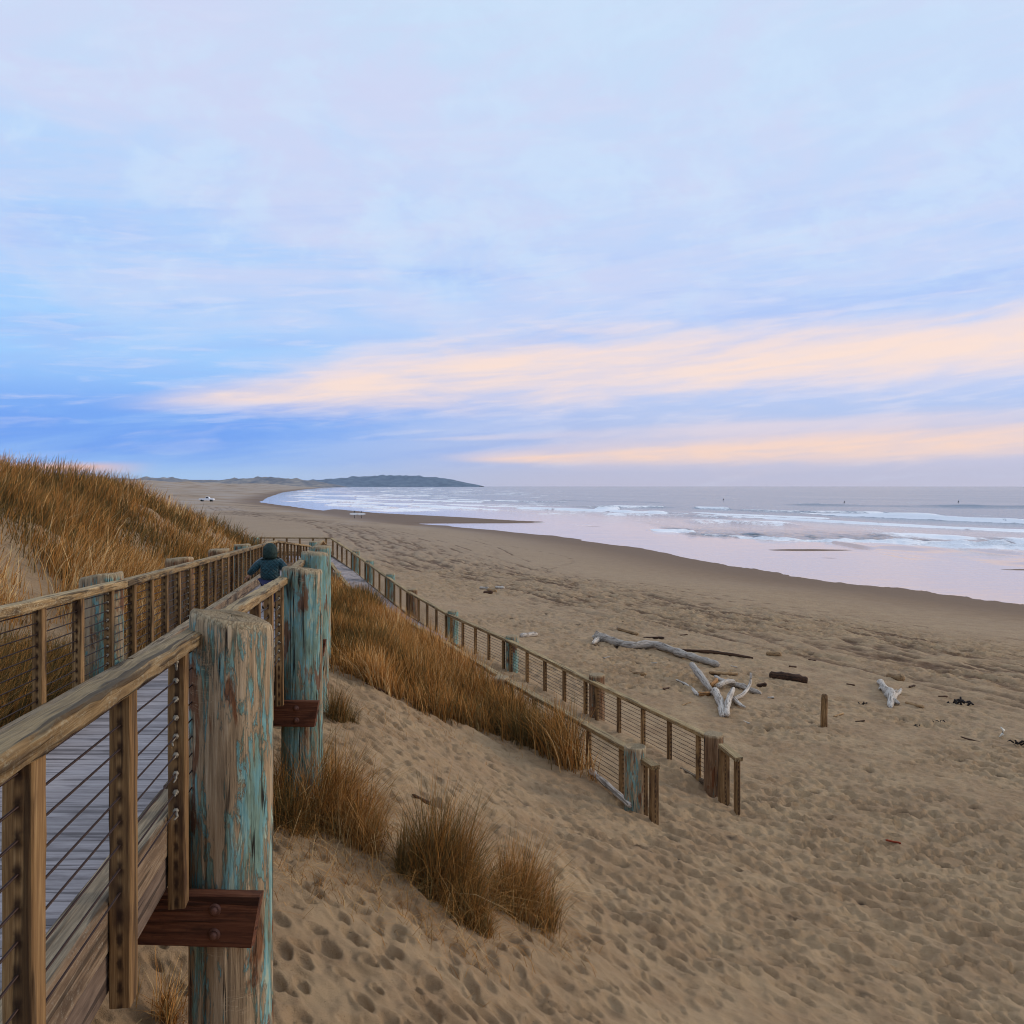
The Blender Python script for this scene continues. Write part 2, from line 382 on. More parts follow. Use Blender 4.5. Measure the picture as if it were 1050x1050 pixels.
def H_full(X, Y):
    z, e = base_H(X, Y)
    d = X - xr(Y)
    near = 1 - sst(Y, 60, 110)
    tram = sst(e, 20, 29) * near
    h1, pit_dark = dimples(X, Y, .25, 100, .04, .10, -.45, 1.7, .68)
    h2, _ = dimples(X + .2, Y - .1, .15, 300, .03, .06, -.5, 1.9, .75)
    w = fbm(X * 1.7, Y * 1.7, 4, 60) - .5
    ca, sa = math.cos(-.55), math.sin(-.55)
    rx, ry = X * ca + Y * sa, -X * sa + Y * ca
    rip = fbm(rx * 1.9, ry * 5.2, 4, 80) - .5
    rip2 = 1 - np.abs(fbm(rx * 2.6 + 1.2 * w, ry * 6.5, 3, 88) - .5) * 4           # sharp little crests
    flank = sst(d, -.5, 1.2) * (1 - sst(d, 5.2, 7.5)) * (1 - sst(Y, 18, 24))
    patch = .22 + 1.25 * sst(fbm(X / 3.3, Y / 3.3, 3, 91), .34, .62)
    amp1 = tram * (1 - .45 * flank) * sst(d, .2, 2) * patch * np.interp(Y, [8, 30], [1, 1.5])
    z = z + amp1 * (.05 - .026 * flank) * np.interp(Y, [6.5, 12], [.5, 1]) * h1 + tram * .028 * h2 * (.3 + .7 * patch) + .05 * w * near + (rip * .11 * flank + rip2 * .02 * tram) * patch
    z = z + .07 * (1 - sst(e, 3, 14)) * (fbm(X / 5, Y / 7, 4, 49) - .5)
    # berm churned by tyres and feet, running along the shore
    bz = np.exp(-((e - 33 - 5 * (fbm(X / 14, Y / 14, 2, 71) - .5)) / 6.0) ** 2) * (1 - sst(Y, 160, 320))
    churn = (fbm(e * 2.6 + .8 * fbm(X / 3, Y / 3, 2, 40), Y / 3.2, 3, 45) - .5)
    chur2 = fbm(X * 2.1, Y * 1.1, 4, 47) - .5
    z = z + bz * (churn * .2 + chur2 * .22)
    wr = np.clip(bz * (.30 + 1.5 * np.clip(-churn, -.25, .5) + 1.5 * np.clip(-chur2, -.2, .5)), 0, 1)
    for (a0, wv_, ph, wid) in ((26.5, .9, 0, .22), (28.2, .9, .1, .22), (30.4, 1.6, 1.2, .3), (32.0, 1.6, 1.3, .25), (35.5, 1.2, 2.2, .25), (37.2, 1.2, 2.3, .3), (23.5, 2.4, 5.0, .16)):
        pe = a0 + wv_ * np.sin(Y / 17 + ph) + .6 * (fbm(Y / 5, Y * 0 + ph, 2, 55) - .5)
        line = np.exp(-((e - pe) / wid) ** 2) * (1 - sst(Y, 200, 400)) * sst(fbm(X / 2.5, Y / 4, 3, 58), .32, .55)
        z = z - line * .05 + np.exp(-((e - pe - 2.2 * wid) / wid) ** 2) * .03 * (1 - sst(Y, 200, 400)); wr = np.maximum(wr, line * .8)
    # lines of footprints wandering over the smooth lower beach
    for (a0, a1, ph) in ((24, 34, 0.), (19, 30, 1.7), (27, 24, 3.1), (35, 18, 4.2)):
        pe = a0 + (a1 - a0) * sst(Y, 25, 90) + 1.6 * np.sin(Y / 6.5 + ph)
        line = np.exp(-((e - pe) / .28) ** 2) * (.5 + .5 * np.sign(np.sin(Y * 4 + ph)))* (1 - sst(Y, 90, 160))
        z = z - line * .035; wr = np.maximum(wr, line * .55)
    wet = 1 - sst(e + 3.0 * (fbm(X / 22, Y / 22, 3, 77) - .5), 1, 21)
    return z, e, wet, wr, pit_dark * amp1

def hit(u, v):
    """where the view ray through a photo pixel meets the sand (used once to find real positions)"""
    a = (u - 525) / F; bq = -(v - 498) / F
    Y = np.geomspace(2.5, 1200, 6000); z, _ = base_H(a * Y, Y)
    k = int(np.argmax(z >= bq * Y))
    return Vector((a * Y[k], Y[k], float(z[k])))
def gz(x, y):
    return float(H_full(np.array([float(x)]), np.array([float(y)]))[0][0])

# ------------------------------------------------------------------ ground
def fan(rows, a0=-37, a1=37, st=.14):
    fine = np.arange(a0, a1 + 1e-6, st); co = np.arange(a1 + 4, 360 + a0, 4)
    ang = np.radians(np.concatenate([fine, co]))
    A, Rr = np.meshgrid(ang, rows)
    return np.sin(A) * Rr, np.cos(A) * Rr, len(rows), len(ang)
def fan_faces(nr, na, closed=True):
    i = np.arange(nr - 1)[:, None]; j = np.arange(na if closed else na - 1)[None, :]
    j2 = (j + 1) % na
    return np.stack([i * na + j, i * na + j2, (i + 1) * na + j2, (i + 1) * na + j], -1).reshape(-1, 4)
rows = np.concatenate([[.05, .5, 1.2, 2], np.geomspace(2.6, 60, 760), np.geomspace(60.5, 420, 190), np.geomspace(430, 9000, 70)])
X, Y, nr, na = fan(rows)
Z, E, WET, WR, PIT_DARK = H_full(X, Y)
m, g, b = material('beach_sand')
geo = g.n.new('ShaderNodeNewGeometry').outputs['Position']
n1 = g.noise(geo, 1.3, 5, .6); n2_ = g.noise(geo, 9, 5, .65); n3 = g.noise(geo, 160, 3, .7); n4 = g.noise(g.vmul(geo, (.05, .05, .05)), 1, 4, .6)
c = g.mix(g.step(n1, .3, .7), lin(150, 122, 90), lin(168, 141, 106))
c = g.mix(g.m('MULTIPLY', g.step(n2_, .48, .75), .5), c, lin(128, 102, 74))
c = g.mix(g.m('MULTIPLY', g.step(n3, .52, .75), .6), c, lin(84, 66, 50))
deb = g.noise(geo, 42, 2, .8)
c = g.mix(g.m('MULTIPLY', g.step(deb, .70, .76), .7), c, lin(60, 46, 34))
c = g.mix(g.m('MULTIPLY', g.step(n3, .3, .2), .4), c, lin(196, 172, 140))
c = g.mix(g.m('MULTIPLY', g.step(n4, .4, .7), .35), c, lin(160, 138, 112))
n5 = g.noise(g.vmul(geo, (.035, .012, .02)), 1, 6, .65, .4)
sp = g.n.new('ShaderNodeSeparateXYZ'); g.set(sp.inputs[0], geo)
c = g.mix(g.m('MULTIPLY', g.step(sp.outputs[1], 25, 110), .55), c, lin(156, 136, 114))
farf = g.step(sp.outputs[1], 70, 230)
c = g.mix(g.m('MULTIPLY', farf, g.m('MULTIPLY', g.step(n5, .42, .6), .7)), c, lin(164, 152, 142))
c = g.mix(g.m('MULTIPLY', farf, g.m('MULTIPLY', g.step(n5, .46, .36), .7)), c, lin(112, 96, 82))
wr = g.attr('wrack')
spk = g.noise(g.vmul(geo, (2.2, 2.2, 2.2)), 1, 6, .75)
wm = g.m('MULTIPLY', g.step(g.m('ADD', wr, g.m('MULTIPLY', g.m('SUBTRACT', spk, .5), 1.2)), .12, .8), .8)
c = g.mix(wm, c, lin(80, 54, 34))
c = g.mix(g.m('MULTIPLY', g.attr('pit_dark'), 1.0, clamp=True), c, lin(72, 56, 42))  # darker sand colour inside a few random pits
wet = g.attr('wet')
c = g.mix(g.m('MULTIPLY', wet, .85), c, lin(106, 80, 56))
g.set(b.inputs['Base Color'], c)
g.set(b.inputs['Roughness'], g.ramp(wet, [(0, .95), (.7, .9), (1, .78)]))
vo = g.node('ShaderNodeTexVoronoi', {'feature': 'SMOOTH_F1'})
g.set(vo.inputs['Vector'], g.vmul(geo, (5.5, 8.5, 1))); vo.inputs['Scale'].default_value = 1; vo.inputs['Smoothness'].default_value = .4
pits = g.m('MULTIPLY', g.m('POWER', vo.outputs['Distance'], 1.3), g.m('SUBTRACT', 1, wet))
hh = g.m('ADD', g.m('ADD', g.m('MULTIPLY', n3, .35), g.m('MULTIPLY', n2_, 1.3)), g.m('MULTIPLY', pits, 1.6))
g.set(b.inputs['Normal'], g.bump(hh, g.m('MULTIPLY_ADD', wet, -.6, .75), .03))
M_SAND = m
ground = npmesh('ground', np.stack([X, Y, Z], -1).reshape(-1, 3), fan_faces(nr, na)[:, ::-1], M_SAND, {'wet': WET.ravel(), 'wrack': WR.ravel(), 'pit_dark': PIT_DARK.ravel()})
tag(ground, 'trampled brown sand beach with dunes', 'beach', kind='structure')

# ------------------------------------------------------------------ sea
rows = np.concatenate([np.geomspace(36, 420, 620), np.geomspace(422, 1500, 240), np.geomspace(1520, 9000, 80)])
fine = np.radians(np.arange(-37, 75, .14))
A, Rr = np.meshgrid(fine, rows); X = np.sin(A) * Rr; Y = np.cos(A) * Rr
E = shore_dist(X, Y)
Z = np.full(X.shape, WATER); FOAM = np.zeros(X.shape); ROUGH = np.zeros(X.shape)
offs = -E                                              # metres out from the water's edge
wv = lambda v: (7200.0 / (v - 498))
def breaker(pts, height, width, foam, k, back=1.0, ragged=1.0, ruff=0):
    """a wave whose crest follows pts (x,y); front faces the shore, white water trails behind the front"""
    global Z, FOAM, ROUGH
    P = np.array(pts, float); order = np.argsort(P[:, 0]); P = P[order]
    if P[-1, 0] / P[-1, 1] > .55: P = np.vstack([P, P[-1] + (P[-1] - P[-2]) / np.hypot(*(P[-1] - P[-2])) * 1.0, P[-1] + np.array([150., -60.])])
    yc = np.interp(X, P[:, 0], P[:, 1], left=np.nan, right=np.nan)
    # distance seaward of the crest line
    s = (Y - yc); s = s + (fbm(X / 9, Y / 30, 3, k) - .5) * 9 * ragged
    L = P[-1, 0] - P[0, 0]; t = (X - P[0, 0]) / L
    L0 = min(L, 60.0)
    end = np.where(np.isnan(yc), 0, sst((X - P[0, 0]) / L0 + .3 * (fbm(X / 7, Y * 0, 3, k + 1) - .5), .0, .22) * (1 - sst(t + .3 * (fbm(X / 7, Y * 0, 3, k + 2) - .5), .78, 1)))
    s = np.where(np.isnan(s), 1e3, s)
    hmod = .25 + 1.4 * fbm(X / 14, Y * 0 + k, 3, k + 3)
    prof = np.where(s < 0, np.exp(-(s / (width * .35)) ** 2), np.exp(-(s / width) ** 2))
    Z = Z + height * prof * hmod * end
    fm = np.where(s < 0, np.exp(-(s / (3.5 * ragged + width * .5)) ** 2), np.exp(-(s / (back * (.5 + fbm(X / 11, Y / 60, 3, k + 7)))) ** 2))
    tex = sst(fbm(X / 2.6, Y / 9, 4, k + 9) + .35 * fm, .42, .72)
    FOAM = np.maximum(FOAM, np.clip(foam * fm * end * (.2 + 1.0 * tex) * (.55 + .75 * fbm(X / 22, Y * 0 + k, 2, k + 12)), 0, 1))
    if ruff: ROUGH = np.maximum(ROUGH, ruff * np.clip(end * 1.4, 0, 1) * np.where(s < 0, np.exp(-(s / 2) ** 2), np.exp(-(s / 34) ** 2) * (.65 + .7 * sst(fbm(X / 5, Y / 16, 4, k + 21), .35, .65))))
P2 = lambda u, v: ((u - 525) / F * wv(v), wv(v))
breaker([P2(664, 546), P2(720, 549.5), P2(780, 552.5), P2(860, 556), P2(940, 560), P2(1060, 568), P2(1200, 578)], .35, 3.5, .75, 11, 5, 1, 1.0)
breaker([P2(820, 553), P2(940, 559), P2(1050, 566), P2(1150, 572)], .45, 4, 1.0, 17, 9, .8, .5)
breaker([P2(660, 543.5), P2(690, 545), P2(715, 546)], .3, 4, .85, 19, 8, .8)
breaker([P2(640, 524.5), P2(720, 529), P2(800, 532.5), P2(900, 538), P2(1050, 545), P2(1200, 552)], .4, 7, .75, 23, 16, .9)
breaker([P2(700, 526), P2(800, 530), P2(870, 532.5)], .4, 7, .9, 25, 15, .9)
breaker([P2(815, 527), P2(860, 528.5), P2(960, 533), P2(1050, 537), P2(1200, 545)], 1.0, 7, 1.35, 29, 16, .6)
breaker([P2(705, 521), P2(730, 521.8), P2(752, 522.5)], .7, 8, .9, 31, 14, .8)
breaker([P2(520, 521), P2(600, 524), P2(700, 527.5)], .7, 8, 1.1, 37, 18, .8)
breaker([P2(606, 523.3), P2(622, 523.8), P2(640, 524)], .9, 9, .6, 39, 9, .6, .8)
breaker([P2(780, 517.5), P2(900, 518.8), P2(1050, 520.5)], .7, 18, .1, 51, 10, .5)
for i, (u0, v0, u1, v1, fo) in enumerate(((560, 519, 700, 521, .6), (760, 523.5, 1000, 529, .6), (690, 536, 840, 539, .6), (860, 548, 1060, 556, .8), (880, 561, 1060, 569, .5), (600, 527, 760, 531.5, .6), (930, 573, 1080, 580, .4), (300, 507.5, 420, 510.5, .9), (350, 511, 520, 516, 1.0), (310, 513, 460, 519.5, .9), (400, 518, 560, 525.5, .95), (420, 505.5, 560, 507.2, .6), (300, 503.8, 480, 504.6, .7), (450, 512, 600, 516, .8), (330, 517.5, 420, 522, .7), (560, 513, 700, 516, .35), (380, 507.8, 470, 509, .9))):
    q = [P2(u0 + (u1 - u0) * t, v0 + (v1 - v0) * t) for t in (0, .35, .7, 1)]
    breaker(q, .5, 12, fo * .8, 60 + 5 * i, 30 * 20 / max(8, (v0 - 490)), 1.6)
surf = sst(offs, 0, 20) * (1 - sst(offs, 330, 520))
st = fbm(X / 16 + Y / 40, Y / 26, 4, 123)
lft = 1 - sst(X / Y, -.05, .12)
FOAM = np.maximum(FOAM, surf * np.clip(sst(st, .52, .70) * (.34 + .36 * lft), 0, 1))
FOAM = np.maximum(FOAM, .35 * np.exp(-((offs - 1.2) / .8) ** 2) * sst(fbm(X / 6, Y / 6, 3, 140), .45, .6))   # thin wash on the edge
swell = sst(offs, 120, 320) * (1 - sst(Y, 1800, 4000))
Z += swell * .35 * np.sin(offs / 15 + 5 * fbm(X / 90, Y / 90, 2, 150))
Z += ROUGH * 1.0 * (fbm(X / 2.4, Y / 3.5, 4, 160) - .5) + .02 * sst(offs, 25, 60) * (fbm(X / 2, Y / 3, 3, 170) - .5)
m, g, b = material('sea_water')
geo = g.n.new('ShaderNodeNewGeometry').outputs['Position']
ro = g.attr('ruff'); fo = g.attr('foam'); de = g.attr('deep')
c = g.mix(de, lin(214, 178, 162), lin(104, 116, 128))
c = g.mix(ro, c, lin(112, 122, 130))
lace = g.noise(g.vmul(geo, (.9, .5, .9)), 1, 7, .75)
lace2 = g.noise(g.vmul(geo, (.10, .05, .3)), 1, 7, .72)
fm = g.step(g.m('ADD', fo, g.m('ADD', g.m('MULTIPLY', g.m('SUBTRACT', lace, .5), .9), g.m('MULTIPLY', g.m('SUBTRACT', lace2, .5), 1.25))), .36, .68)
c = g.mix(fm, c, lin(250, 248, 246))
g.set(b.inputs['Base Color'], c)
g.set(b.inputs['Roughness'], g.m('MULTIPLY_ADD', fm, .6, g.m('MULTIPLY_ADD', de, .12, .06)))
g.set(b.inputs['Specular IOR Level'], g.m('MULTIPLY_ADD', ro, -.34, .5, clamp=True)); b.inputs['IOR'].default_value = 1.33; b.inputs['Specular Tint'].default_value = lin(255, 240, 228)
w1 = g.noise(g.vmul(geo, (.55, .9, 1)), 1, 5, .6); w2 = g.noise(g.vmul(geo, (.08, .16, 1)), 1, 4, .6)
g.set(b.inputs['Normal'], g.bump(g.m('ADD', w1, g.m('MULTIPLY', w2, 2)), g.m('MULTIPLY_ADD', de, .45, g.m('MULTIPLY_ADD', ro, 1.5, .04)), .45))
M_SEA = m
nr, na = X.shape
water = npmesh('water', np.stack([X, Y, Z], -1).reshape(-1, 3), fan_faces(nr, na, False)[:, ::-1], M_SEA,
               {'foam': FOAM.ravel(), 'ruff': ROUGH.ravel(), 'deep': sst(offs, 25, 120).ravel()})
tag(water, 'pale sea with white breakers', 'sea', kind='structure')

# ------------------------------------------------------------------ far headland and dune hills
def hill_ridge(name, D, prof, depth, mat, amp):
    us = np.arange(prof[0][0], prof[-1][0] + .01, 1.0); vs = np.interp(us, [p[0] for p in prof], [p[1] for p in prof])
    az = (us - 525) / F; n = 14
    V = []
    for j in range(n):
        t = j / (n - 1); s = math.sin(t * math.pi)
        Yd = D + (t - .5) * depth
        top = (498 - vs) / F * D - WATER
        zz = WATER - 2 + (top + 2) * s ** .7 * (1 + amp * (fbm(us / 9, us * 0 + j * .6, 3, j) - .5) * (1 if j != n // 2 else .3))
        V.append(np.stack([az * D * (1 + 0 * t), np.full(us.shape, Yd), zz], -1))
    V = np.array(V); nr, na = V.shape[:2]
    o = npmesh(name, V.reshape(-1, 3), fan_faces(nr, na, False), mat)
    return tag(o, kind='structure')
def hill_mat(name, a, b_, c_, sc):
    m, g, b = material(name)
    geo = g.n.new('ShaderNodeNewGeometry').outputs['Position']
    nz = g.noise(g.vmul(geo, (sc, sc * .4, sc * 3)), 1, 6, .68)
    g.set(b.inputs['Base Color'], g.ramp(nz, [(.35, a), (.52, b_), (.66, c_)])); b.inputs['Roughness'].default_value = 1
    b.inputs['Specular IOR Level'].default_value = 0
    return m
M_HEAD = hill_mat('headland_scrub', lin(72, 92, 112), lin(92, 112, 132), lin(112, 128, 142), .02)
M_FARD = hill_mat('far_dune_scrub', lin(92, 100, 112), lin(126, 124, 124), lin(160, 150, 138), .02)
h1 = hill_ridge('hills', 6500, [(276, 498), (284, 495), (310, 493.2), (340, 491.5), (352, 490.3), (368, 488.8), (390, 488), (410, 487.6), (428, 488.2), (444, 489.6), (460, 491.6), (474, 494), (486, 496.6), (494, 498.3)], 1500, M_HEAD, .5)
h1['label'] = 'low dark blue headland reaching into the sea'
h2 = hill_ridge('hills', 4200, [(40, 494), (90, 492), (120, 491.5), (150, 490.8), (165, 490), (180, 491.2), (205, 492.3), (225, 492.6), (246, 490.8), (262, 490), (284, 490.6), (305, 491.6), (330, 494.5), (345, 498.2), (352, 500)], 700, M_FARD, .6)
h2['label'] = 'far pale dune hills behind the beach'

# ------------------------------------------------------------------ boardwalk: railings
def pos_on(poly, s):
    P = [Vector(p) for p in poly]
    for a, b_ in zip(P[:-1], P[1:]):
        L = (b_ - a).length
        if s <= L or b_ is P[-1]: return a + (b_ - a) * (s / L), (b_ - a).normalized()
        s -= L
def plen(poly): return sum((Vector(b_) - Vector(a)).length for a, b_ in zip(poly[:-1], poly[1:]))
CAB = [-.07 - .0 - .068 * i for i in range(9)]

def railing(root, poly, piles, out, posts=None, kerb=True, cables=9, near=False, post_drop=0.0, rw=.088, rh=.056, fit=True, joints=None):
    """poly: rail-top centre line. out=+1/-1: side the pilings stand on. piles: arc positions of pilings along poly."""
    L = plen(poly)
    js = joints or ([0] + [p for p in piles if .3 < p < L - .3] + [L])
    # handrails, one length per bay
    brk = [0]; acc = 0
    for a, b_ in zip(poly[:-1], poly[1:]): acc += (Vector(b_) - Vector(a)).length; brk.append(acc)
    for a, b_ in zip(js[:-1], js[1:]):
        mb = MB(); cuts = [a] + [q for q in brk if a + .05 < q < b_ - .05] + [b_]
        for c0, c1 in zip(cuts[:-1], cuts[1:]):
            p0, _ = pos_on(poly, c0); p1, _ = pos_on(poly, c1)
            dd = (p1 - p0).normalized()
            mb.beam(p0 + dd * (.003 if c0 == a else -.002), p1 - dd * .003, rw, rh, jit=.0035 if near else .0015, top=-rh / 2, ch=.009, seg=max(1, int((c1 - c0) / (.09 if near else .5))))
        mb.build('handrail', M_RAIL, root)
    for s in (posts or []):
        p, d = pos_on(poly, s); dh = Vector((d.x, d.y, 0)).normalized(); sd = dh.cross(Vector((0, 0, 1)))
        top = p + Vector((0, 0, -rh + .002))
        adj = min([abs(s - q) for q in piles] + [9]) < .42
        bot = Vector((p.x, p.y, p.z - RAILH - (.1 if not adj else .135) - post_drop))
        mb = MB(); mb.beam(bot, top, .06, .075, up=tuple(dh), ch=.004, jit=.0012 if near else 0, seg=10 if near else 1)
        # store hole phase measured down from the rail
        n0 = top.z - bot.z
        mb.lc = [(n0 - l[0] + .009, l[1], l[2]) for l in mb.lc]
        bo = mb.build('baluster', M_POST, root)
        if fit and min(abs(s - q) for q in piles) < .5:
            ap = min(piles, key=lambda q: abs(q - s)); sg = -1 if ap > s else 1
            dist = p.length
            if dist < 17:
                for cz in CAB[:cables]:
                    f = MB()
                    q = p + Vector((0, 0, cz - .01)) + d * sg * .04
                    a1 = q + Vector((random.uniform(-.012, .012), 0, random.uniform(-.016, .016)))
                    f.tube([q, a1 + d * sg * .035], .005, 6); f.tube([a1 + d * sg * .03, a1 + d * sg * .05 + Vector((random.uniform(-.01, .01), 0, random.uniform(-.012, .008)))], [.0035, .003], 5)
                    f.tube([q - d * sg * .0, q + d * sg * .01], .011, 6)
                    f.build('cable_fitting', M_FIT, bo)
    for cz in CAB[:cables]:
        mb = MB(); pts = []
        for q in poly: pts.append(Vector(q) + Vector((0, 0, cz - .01)))
        if plen(poly) > .8: mb.tube(pts, .0032 if near else .0042, 5); mb.build('cable', M_CABLE, root)
    if kerb == 'thin':
        for a, b_ in zip(js[:-1], js[1:]):
            p0, d = pos_on(poly, a); p1, _ = pos_on(poly, b_)
            mb = MB(); k = Vector((0, 0, -RAILH + .06)) ; mb.beam(p0 + k, p1 + k, .045, .075, seg=3, jit=.002); mb.build('bottom_rail', M_KERB, root)
    elif kerb:
        for a, b_ in zip(js[:-1], js[1:]):
            cuts = [a] + [q for q in brk if a + .05 < q < b_ - .05] + [b_]
            mb, ms = MB(), MB()
            for c0, c1 in zip(cuts[:-1], cuts[1:]):
                p0, _ = pos_on(poly, c0); p1, _ = pos_on(poly, c1); d = (p1 - p0).normalized()
                sd = Vector((d.y, -d.x, 0)).normalized() * (-out)
                k = Vector((0, 0, -.645))
                mb.beam(p0 + sd * .085 + k + d * .03, p1 + sd * .085 + k - d * .03, .105, .15, top=-.075, jit=.002 if near else .0, ch=.006, seg=16 if near else 1)
                k = Vector((0, 0, -.645 - .153))
                ms.beam(p0 + sd * .067 + k, p1 + sd * .067 + k, .06, .12, top=-.06, jit=.001 if near else 0, seg=12 if near else 1)
            mb.build('kerb_board', M_KERB, root); ms.build('stringer', M_STRING, root)

def piling(x, y, ztop, zbot, r, label, matk=0, tilt=(0, 0), group='round timber pilings of the boardwalk', hollow=False, seg=40, brackets=()):
    root = thing('piling', (x, y, gz(x, y)), label, 'piling', group)
    mb = MB(); n = max(8, int((ztop - zbot) / (.05 if seg > 100 else .12))); off = Vector((random.uniform(0, 40), random.uniform(0, 40), random.uniform(0, 40)))
    vs, gs, ls, fs, mi = [], [], [], [], []
    ph = [random.uniform(0, 6.28) for _ in range(4)]
    cracks = [(random.randrange(seg), random.uniform(0, .5), random.uniform(.15, .6), random.uniform(.006, .016)) for _ in range(9 if seg > 100 else 5)]
    wand = [random.uniform(0, 6) for _ in cracks]
    tt = [0, .004, .012] + list(np.linspace(.04, 1, n))
    for i, t in enumerate(tt):
        for k in range(seg):
            th = 2 * math.pi * k / seg
            rr = r * (1 + .018 * math.sin(2 * th + ph[0]) + .012 * math.sin(5 * th + ph[1] + t * 2) + .006 * math.sin(11 * th + ph[2]) + .03 * t)
            for (ck_, c0_, cl_, cd_), wn in zip(cracks, wand):
                if k == (ck_ + int(round(1.2 * math.sin(t * 7 + wn)))) % seg and c0_ - .02 < t < c0_ + cl_: rr -= cd_ * math.sin(math.pi * min(1, max(.15, (t - c0_) / cl_)))
            if i == 0: rr -= .016
            if i == 1: rr -= .006
            lx, ly = math.cos(th) * rr, math.sin(th) * rr
            zt = ztop + lx * tilt[0] + ly * tilt[1] + .005 * math.sin(3 * th + ph[3])
            z = zt + (zbot - zt) * t
            vs.append((x + lx, y + ly, z)); gs.append((off.x + lx, off.y + ly, off.z + z - ztop)); ls.append((lx, ly, z - zt))
    for i in range(len(tt) - 1):
        for k in range(seg):
            k2 = (k + 1) % seg
            fs.append((i * seg + k, i * seg + seg + k, i * seg + seg + k2, i * seg + k2)); mi.append(1 if i == 0 else 0)
    # top: rings inward, worn hollow
    base = 0; ring = list(range(seg))
    for q, (rf, dz) in enumerate(((.72, -.004 if not hollow else -.02), (.4, .002 if not hollow else -.05), (.08, .004 if not hollow else -.06))):
        st = len(vs)
        for k in range(seg):
            th = 2 * math.pi * k / seg; lx, ly = math.cos(th) * r * rf, math.sin(th) * r * rf
            z = ztop + lx * tilt[0] + ly * tilt[1] + dz + random.uniform(-.003, .003)
            vs.append((x + lx, y + ly, z)); gs.append((off.x + rf * .3, off.y + th * .3, off.z + z)); ls.append((lx, ly, 0))
        for k in range(seg):
            k2 = (k + 1) % seg; fs.append((ring[k2], st + k2, st + k, ring[k])); mi.append(1)
        ring = list(range(st, st + seg))
    fs.append(tuple(ring)); mi.append(1)
    mb.add(vs, fs, gs, ls, 0, mi, True)
    mb.build('shaft', [M_PILE[matk], M_END], root)
    for (p0, p1, w, h, cut) in brackets:
        q = MB(); q.beam(p0, p1, w, h, jit=.001, ch=.006, seg=14, rnd=.2, cut=cut)
        bo = q.build('bracket_beam', M_DARK, root)
        dd = (Vector(p1) - Vector(p0)).normalized(); nrm = Vector((dd.y, -dd.x, 0)).normalized()
        if nrm.y > 0: nrm = -nrm
        for kz in (.045, -.05):
            c0 = Vector(p1) - dd * (.17 + random.uniform(0, .01)) + nrm * (w / 2 - .002) + Vector((0, 0, kz))
            bt = MB(); bt.tube([c0, c0 + nrm * .006], .024, 14); bt.tube([c0 + nrm * .006, c0 + nrm * .02, c0 + nrm * .024], [.016, .015, .009], 8)
            bt.build('bolt', M_BOLT, bo)
    return root

# upper ramp
YR = [-3, 0, 3.6, 7.2, 10.8, 14.4, 18, 21.6, 25, 28.5, 32]
polyR = [(float(xr(y)) - .012, y, float(zr(y))) for y in (-1.5, 7.2, 25, 32)]
polyL = [(float(xl(y)), y, float(zr(y)) - (.03 if y < 9 else .0)) for y in (-1.5, 7.2, 25.5, 33)]
def arc_at_y(poly, y):
    s = 0
    for a, b_ in zip(poly[:-1], poly[1:]):
        L = (Vector(b_) - Vector(a)).length
        if a[1] <= y <= b_[1]: return s + L * (y - a[1]) / (b_[1] - a[1])
        s += L
    return s
pyR = [0.0, 3.6, 7.2, 10.8, 14.4, 18, 21.6, 25.2, 28.8]
postsR = []
for a in [0.0] + pyR[1:]:
    for k in range(5):
        y = a + .36 + .7225 * k
        if y < 31.8: postsR.append(y)
postsR = sorted(set(postsR + [-.36, -1.1])); 
postsR = [y + (-.1 if abs(y - 3.25) < .1 else 0) * 0 for y in postsR]
r1 = thing('railing', (polyR[0][0], polyR[0][1], -1.3), 'front boardwalk railing with thick lichen-spotted handrail, running past the nearest piling', 'railing', 'timber and cable railings')
railing(r1, polyR, [arc_at_y(polyR, y) for y in pyR], 1, [arc_at_y(polyR, y) for y in postsR], near=True)
r2 = thing('railing', (polyL[0][0], polyL[0][1], -1.3), 'dune-side boardwalk railing on the far left edge of the walkway, below the grassy hill', 'railing', 'timber and cable railings')
pyL = [0.0, 3.6, 7.2, 10.8, 14.4, 18, 21.6, 25.2, 28.8]
postsL = sorted([a + .36 + .7225 * k for a in pyL for k in range(5) if a + .36 + .7225 * k < 32.6])
railing(r2, polyL, [arc_at_y(polyL, y) for y in pyL], -1, [arc_at_y(polyL, y) for y in postsL], rw=.10, rh=.06)
# far side of the landing
polyF = [(-11.7, 40.2, -2.36), (-8.15, 39.75, -2.35)]
r5 = thing('railing', polyF[0], 'short level railing across the far end of the landing, behind the walking child', 'railing', 'timber and cable railings')
railing(r5, polyF, [0.0, 3.5], 1, [.2 + .62 * i for i in range(6)], fit=False)

# pilings of the upper ramp, right side
bk = lambda x, y, zt: [((x - .30, y - .19, zt - 1.14), (x + .185, y - .215, zt - 1.14), .05, .205, .035)]
lab_R = ['nearest and largest weathered piling in front, peeling turquoise and tan with a rusty bracket', 'second piling behind the front one, mostly turquoise with a dark bracket beam', 'third piling in the front row, half hidden behind the turquoise one', 'fourth piling in the front row, only its flat top and right edge showing']
for i, y in enumerate(pyR[1:5]):
    x = float(xr(y)) + [.13, .14, .15, .15][i]; zt = float(zr(y)) + [.05, .07, .09, .08][i]
    dz = zt - .05
    piling(x, y, zt, gz(x, y) - .6, .165, lab_R[i], [0, 1, 1, 1][i], tilt=[(-.2, -.085), (-.09, -.1), (-.07, -.05), (.02, 0)][i], seg=150 if i < 2 else 36,
           brackets=bk(x, y, zt) if i < 3 else ())
lab_L = ['teal piling outside the left railing, with a sloping grey top above the handrail', 'second piling along the left railing, grey top beside the dune grass', 'third piling along the left railing, halfway to the child', 'teal piling at the far end of the left railing beside the dune tip']
